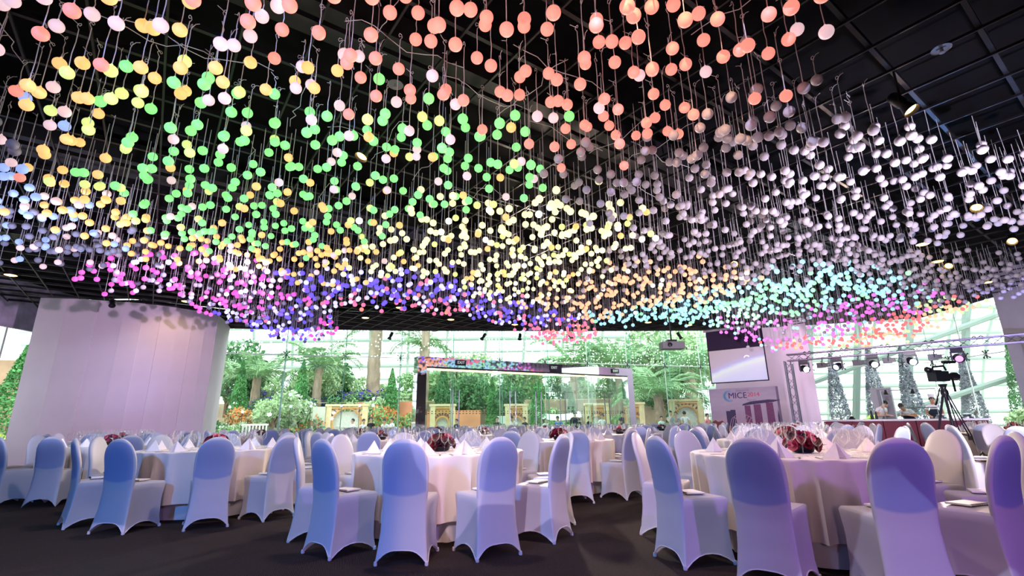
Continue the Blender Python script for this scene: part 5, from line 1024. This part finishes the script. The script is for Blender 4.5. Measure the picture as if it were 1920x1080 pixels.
# ================================================================ people
M_skin = mat('skin', (214, 170, 144), .55); M_skin2 = mat('skin_warm', (196, 146, 118), .55); M_hair = mat('hair_black', (26, 22, 26), .5)
CLO = {'white': mat('shirt_white', (232, 230, 234), .8), 'navy': mat('suit_navy', (30, 36, 58), .8), 'black': mat('cloth_black', (28, 26, 32), .8), 'blue': mat('shirt_blue', (96, 140, 220), .8), 'grey': mat('trousers_grey', (70, 70, 80), .8), 'pink': mat('shirt_pink', (228, 150, 150), .8), 'stripe': mat('shirt_striped', (170, 174, 190), .8, var=.5, vs=20), 'mint': mat('shirt_mint', (200, 232, 226), .8)}
def figure(loc, rz, label, top='white', legs='grey', lean=0, arms='down', head=0, hair='short', h=1.70, sleeves='short', apron=False, hat=False, women=False, name='person', group='people beyond the tables', z=None):
    k = h/1.70; V = []; E_ = []; R = []; T = []
    def vt(p, r, tag, par=None):
        V.append(Vector(p)); R.append(r); T.append(tag)
        if par is not None: E_.append((par, len(V)-1))
        return len(V)-1
    sh = .17 if not women else .155; cl = rad(lean)
    def up(x, f, zz):                                   # bend the trunk forward (+y) at the hips
        d = zz-.92; return (x, f*math.cos(cl)+d*math.sin(cl), .92+d*math.cos(cl)-f*math.sin(cl))
    pv = vt((0, 0, .92), (.145, .105), 'leg'); wa = vt(up(0, 0, 1.08), (.13, .095), 'top', pv); ch = vt(up(0, .01, 1.27), (.155, .105), 'top', wa); nk0 = vt(up(0, 0, 1.41), (.085, .07), 'top', ch); nk = vt(up(0, .01, 1.48), (.052, .052), 'skin', nk0)
    hp = rad(lean*.5+head); b0 = Vector(up(0, .01, 1.48)); hd = lambda f, zz: b0+Vector((0, f*math.cos(hp)+zz*math.sin(hp), zz*math.cos(hp)-f*math.sin(hp)))
    j = vt(hd(.02, .07), (.068, .078), 'skin', nk); s1 = vt(hd(.02, .135), (.077, .092), 'skin', j); s2 = vt(hd(.005, .20), (.062, .075), 'skin', s1)
    for s in (-1, 1):
        hpj = vt((s*.09, 0, .86), (.088, .088), 'leg', pv); kn = vt((s*.10, .02, .49), (.058, .06), 'leg', hpj); an = vt((s*.10, -.01, .09), (.04, .042), 'leg', kn); vt((s*.11, .12, .035), (.04, .03), 'shoe', an)
        so = vt(up(s*sh, 0, 1.39), (.062, .062), 'top', nk0)
        if arms == 'down': el, wr = up(s*(sh+.05), -.03, 1.12), up(s*(sh+.06), .05, .88)
        elif arms == 'work': el, wr = Vector(up(s*(sh+.06), .04, 1.15)), Vector((s*.10, .46, 1.08))
        elif arms == 'photo': el, wr = up(s*(sh+.07), .14, 1.20), up(s*.07, .26, 1.50)
        else: el, wr = up(s*(sh+.05), .0, 1.13), up(s*.14, .22, 1.08)
        e1 = vt(el, (.043, .043), 'top' if sleeves == 'long' else 'arm', so); w1 = vt(wr, (.029, .026), 'arm' if sleeves != 'long' else 'top', e1)
        d = (Vector(wr)-Vector(el)).normalized(); sd_ = Vector((1, 0, 0)); sd_ = (sd_-d*sd_.dot(d)).normalized(); pm = Vector(wr)+d*.075; p1 = vt(pm, (.034, .018), 'arm2', w1); dn = d.cross(sd_)
        for fi, (off, ln) in enumerate(((-.027, .062), (-.009, .072), (.009, .068), (.026, .052))):
            a = vt(pm+sd_*off+d*.030, (.0095, .009), 'arm2', p1); b_ = vt(pm+sd_*off*1.1+d*(.03+ln*.5)+dn*.010, (.0088, .0088), 'arm2', a); vt(pm+sd_*off*1.1+d*(.03+ln*.9)+dn*.03, (.0075, .0075), 'arm2', b_)
        th = vt(Vector(wr)+d*.04-sd_*s*.042, (.011, .011), 'arm2', w1); vt(Vector(wr)+d*.085-sd_*s*.058+dn*.01, (.009, .009), 'arm2', th)
    me = bpy.data.meshes.new('body'); me.from_pydata([tuple(v*k) for v in V], E_, [])
    tmp = bpy.data.objects.new('body_tmp', me); C.objects.link(tmp); sk = tmp.modifiers.new('s', 'SKIN'); sk.use_smooth_shade = True; sk.branch_smoothing = .4
    for i, sv in enumerate(me.skin_vertices[0].data): sv.radius = (R[i][0]*k, R[i][1]*k); sv.use_root = (i == 0)
    ss = tmp.modifiers.new('d', 'SUBSURF'); ss.levels = 1; ss.render_levels = 1
    bpy.context.view_layer.update(); bm_ = bpy.data.meshes.new_from_object(tmp.evaluated_get(bpy.context.evaluated_depsgraph_get())); bpy.data.objects.remove(tmp)
    bm_.materials.clear(); skn = M_skin if not apron else M_skin2
    for m_ in (skn, CLO[top], CLO[legs], M_hair): bm_.materials.append(m_)
    mi = {'skin': 0, 'arm': 0, 'arm2': 0, 'top': 1, 'leg': 2, 'shoe': 3}; PV = [v*k for v in V]; mids = [(PV[a].lerp(PV[b_], .5), T[b_]) for a, b_ in E_]+[(PV[i], T[i]) for i in range(len(PV))]+[(PV[a].lerp(PV[b_], .25), T[a] if T[a] == 'top' else T[b_]) for a, b_ in E_]
    MA = np.array([tuple(p) for p, _ in mids]); MT = [mi[t_] for _, t_ in mids]
    for pl_ in bm_.polygons: pl_.material_index = MT[int(np.argmin(((MA-np.array(pl_.center))**2).sum(1)))]; pl_.use_smooth = True
    zz = GZ if z is None else z
    root = link(name, bm_, None, (loc[0], loc[1], zz), rz, label, 'person', group)
    cH = hd(.015, .14)*k; hr = MB(); v_, f_ = ICO[2]; R3 = Matrix.Rotation(-hp, 3, 'X'); keep = []
    for p in v_:
        x, y, zc = p; r_ = 1.0
        hr.v.append(tuple(Vector(cH)+R3 @ Vector((x*.088*k, (y*.103-.014)*k, (zc*.112+.022)*k))))
    for f in f_:
        c_ = sum((Vector(v_[i]) for i in f), Vector())/3
        if c_.z > .25 or (c_.y < .1 and c_.z > (-.9 if women else -.45)): hr.f.append(f); hr.m.append(0)
    hr.build('hair', M_hair, root)
    if women and hair == 'long': MB().ball(tuple(cH+R3 @ Vector((0, -.06*k, -.12*k))), .085*k, 2, (1, .6, 1.6)).build('long_hair', M_hair, root)
    fc = MB()
    for s in (-1, 1): fc.ball(tuple(cH+R3 @ Vector((s*.03*k, .086*k, .0))), .011*k, 1, (1.3, .6, .7), mi=1); fc.ball(tuple(cH+R3 @ Vector((s*.084*k, -.005*k, -.01*k))), .02*k, 1, (.5, .8, 1.3))
    fc.ball(tuple(cH+R3 @ Vector((0, .098*k, -.024*k))), .015*k, 1, (.8, 1, 1.3)); fc.ball(tuple(cH+R3 @ Vector((0, .084*k, -.062*k))), .018*k, 1, (1.3, .5, .35), mi=2)
    fc.build('face', [skn, M_hair, mat('lips', (170, 96, 90), .5)], root)
    if hat: MB().lathe([(.084*k, 0), (.088*k, .02), (.09*k, .07), (.10*k, .13), (.07*k, .15)], 16).build('chef_hat', CLO['white'], root, tuple(cH+Vector((0, -.012, .045))), label='white chef hat')
    if apron:
        rows = []
        for i in range(7):
            f = i/6; zz_ = 1.30-.68*f; wd = .11 if f < .15 else .17; row = []
            for jx in range(7):
                u = jx/6*2-1; dep = (.125 if zz_ > 1.0 else .135)*math.sqrt(max(.1, 1-.55*u*u)); P = up(u*wd, dep+.015, zz_) if zz_ > .92 else (u*wd, dep+.015, zz_); row.append(tuple(Vector(P)*k))
            rows.append(row)
        MB().grid(rows).build('apron', CLO['navy'], root, label='navy apron')
    return root
pc_ = Vector((-sd.y, sd.x)); cb = Vector((13.25, 17.38))+pc_*.78
def at(s, d=0): p = cb+sd*s+pc_*d; return (p.x, p.y)
figure(at(-.72), rad(192), 'chef in a white shirt bending over the left of the counter', 'white', 'black', 34, 'work', 26, h=1.74, name='person', group='chefs behind the counter', z=0)
figure(at(.34), rad(112), 'chef in white and dark apron stooping low over the counter', 'white', 'black', 50, 'work', 20, h=1.74, apron=True, group='chefs behind the counter', z=0)
figure(at(.94), sang+PI, 'chef with white hat and navy apron standing upright', 'white', 'black', 3, 'fold', 12, h=1.70, apron=True, hat=True, group='chefs behind the counter', z=0)
def px_at(px, D): return ((px-960)/921*D, D)
S = [(667, 25.0, 'dark-haired person in white before the largest arch', dict(top='white', h=1.62)), (686, 25.3, 'woman in white beside the largest arch', dict(top='white', women=True, h=1.6)), (700, 24.8, 'long-haired woman in black near the arch', dict(top='black', women=True, hair='long', h=1.68)), (729, 24.9, 'person in white bending right of the largest arch', dict(top='white', lean=25, h=1.66)), (738, 25.4, 'dark-haired person in white right of the bending one', dict(top='white', h=1.64)),
     (856, 26.0, 'person in navy by the left doors', dict(top='navy', h=1.55)), (930, 25.8, 'person in navy beside the notice board', dict(top='navy', h=1.62)), (963, 25.6, 'man in white stooping before the middle arch', dict(top='white', lean=30, head=10, h=1.75)), (980, 26.2, 'person with dark hair right of the stooping man', dict(top='black', h=1.6)), (1018, 26.6, 'person in white at the hedge', dict(top='white', h=1.52)), (1044, 26.4, 'person in a bright blue shirt at the hedge', dict(top='blue', lean=28, h=1.7)), (1072, 25.2, 'man in a dark suit seen from behind in the doorway', dict(top='navy', h=1.86, sleeves='long')),
     (1097, 26.8, 'person in black before the pale arch', dict(top='black', h=1.6)), (1106, 27.0, 'person in grey before the pale arch', dict(top='stripe', h=1.56)), (1121, 26.4, 'long-haired woman in white before the pale arch', dict(top='white', women=True, hair='long', h=1.7)), (1158, 26.0, 'person in navy with dark hair near the right portal leg', dict(top='navy', h=1.82)), (1229, 26.6, 'person in mint green right of the portal', dict(top='mint', h=1.56)), (1246, 26.6, 'person in striped shirt holding up a camera', dict(top='stripe', arms='photo', h=1.82)), (1256, 27.0, 'person in stripes beside the one with the camera', dict(top='stripe', h=1.78)), (1272, 26.8, 'man in white shirt seen from behind by the right arch', dict(top='white', h=1.8)), (1313, 26.6, 'person in pink left of the backdrop', dict(top='pink', h=1.66))]
for i, (px, D, lb, kw) in enumerate(S):
    figure(px_at(px, D), rng.uniform(2.2, 4.2) if i not in (11, 19) else 0, lb, **kw)
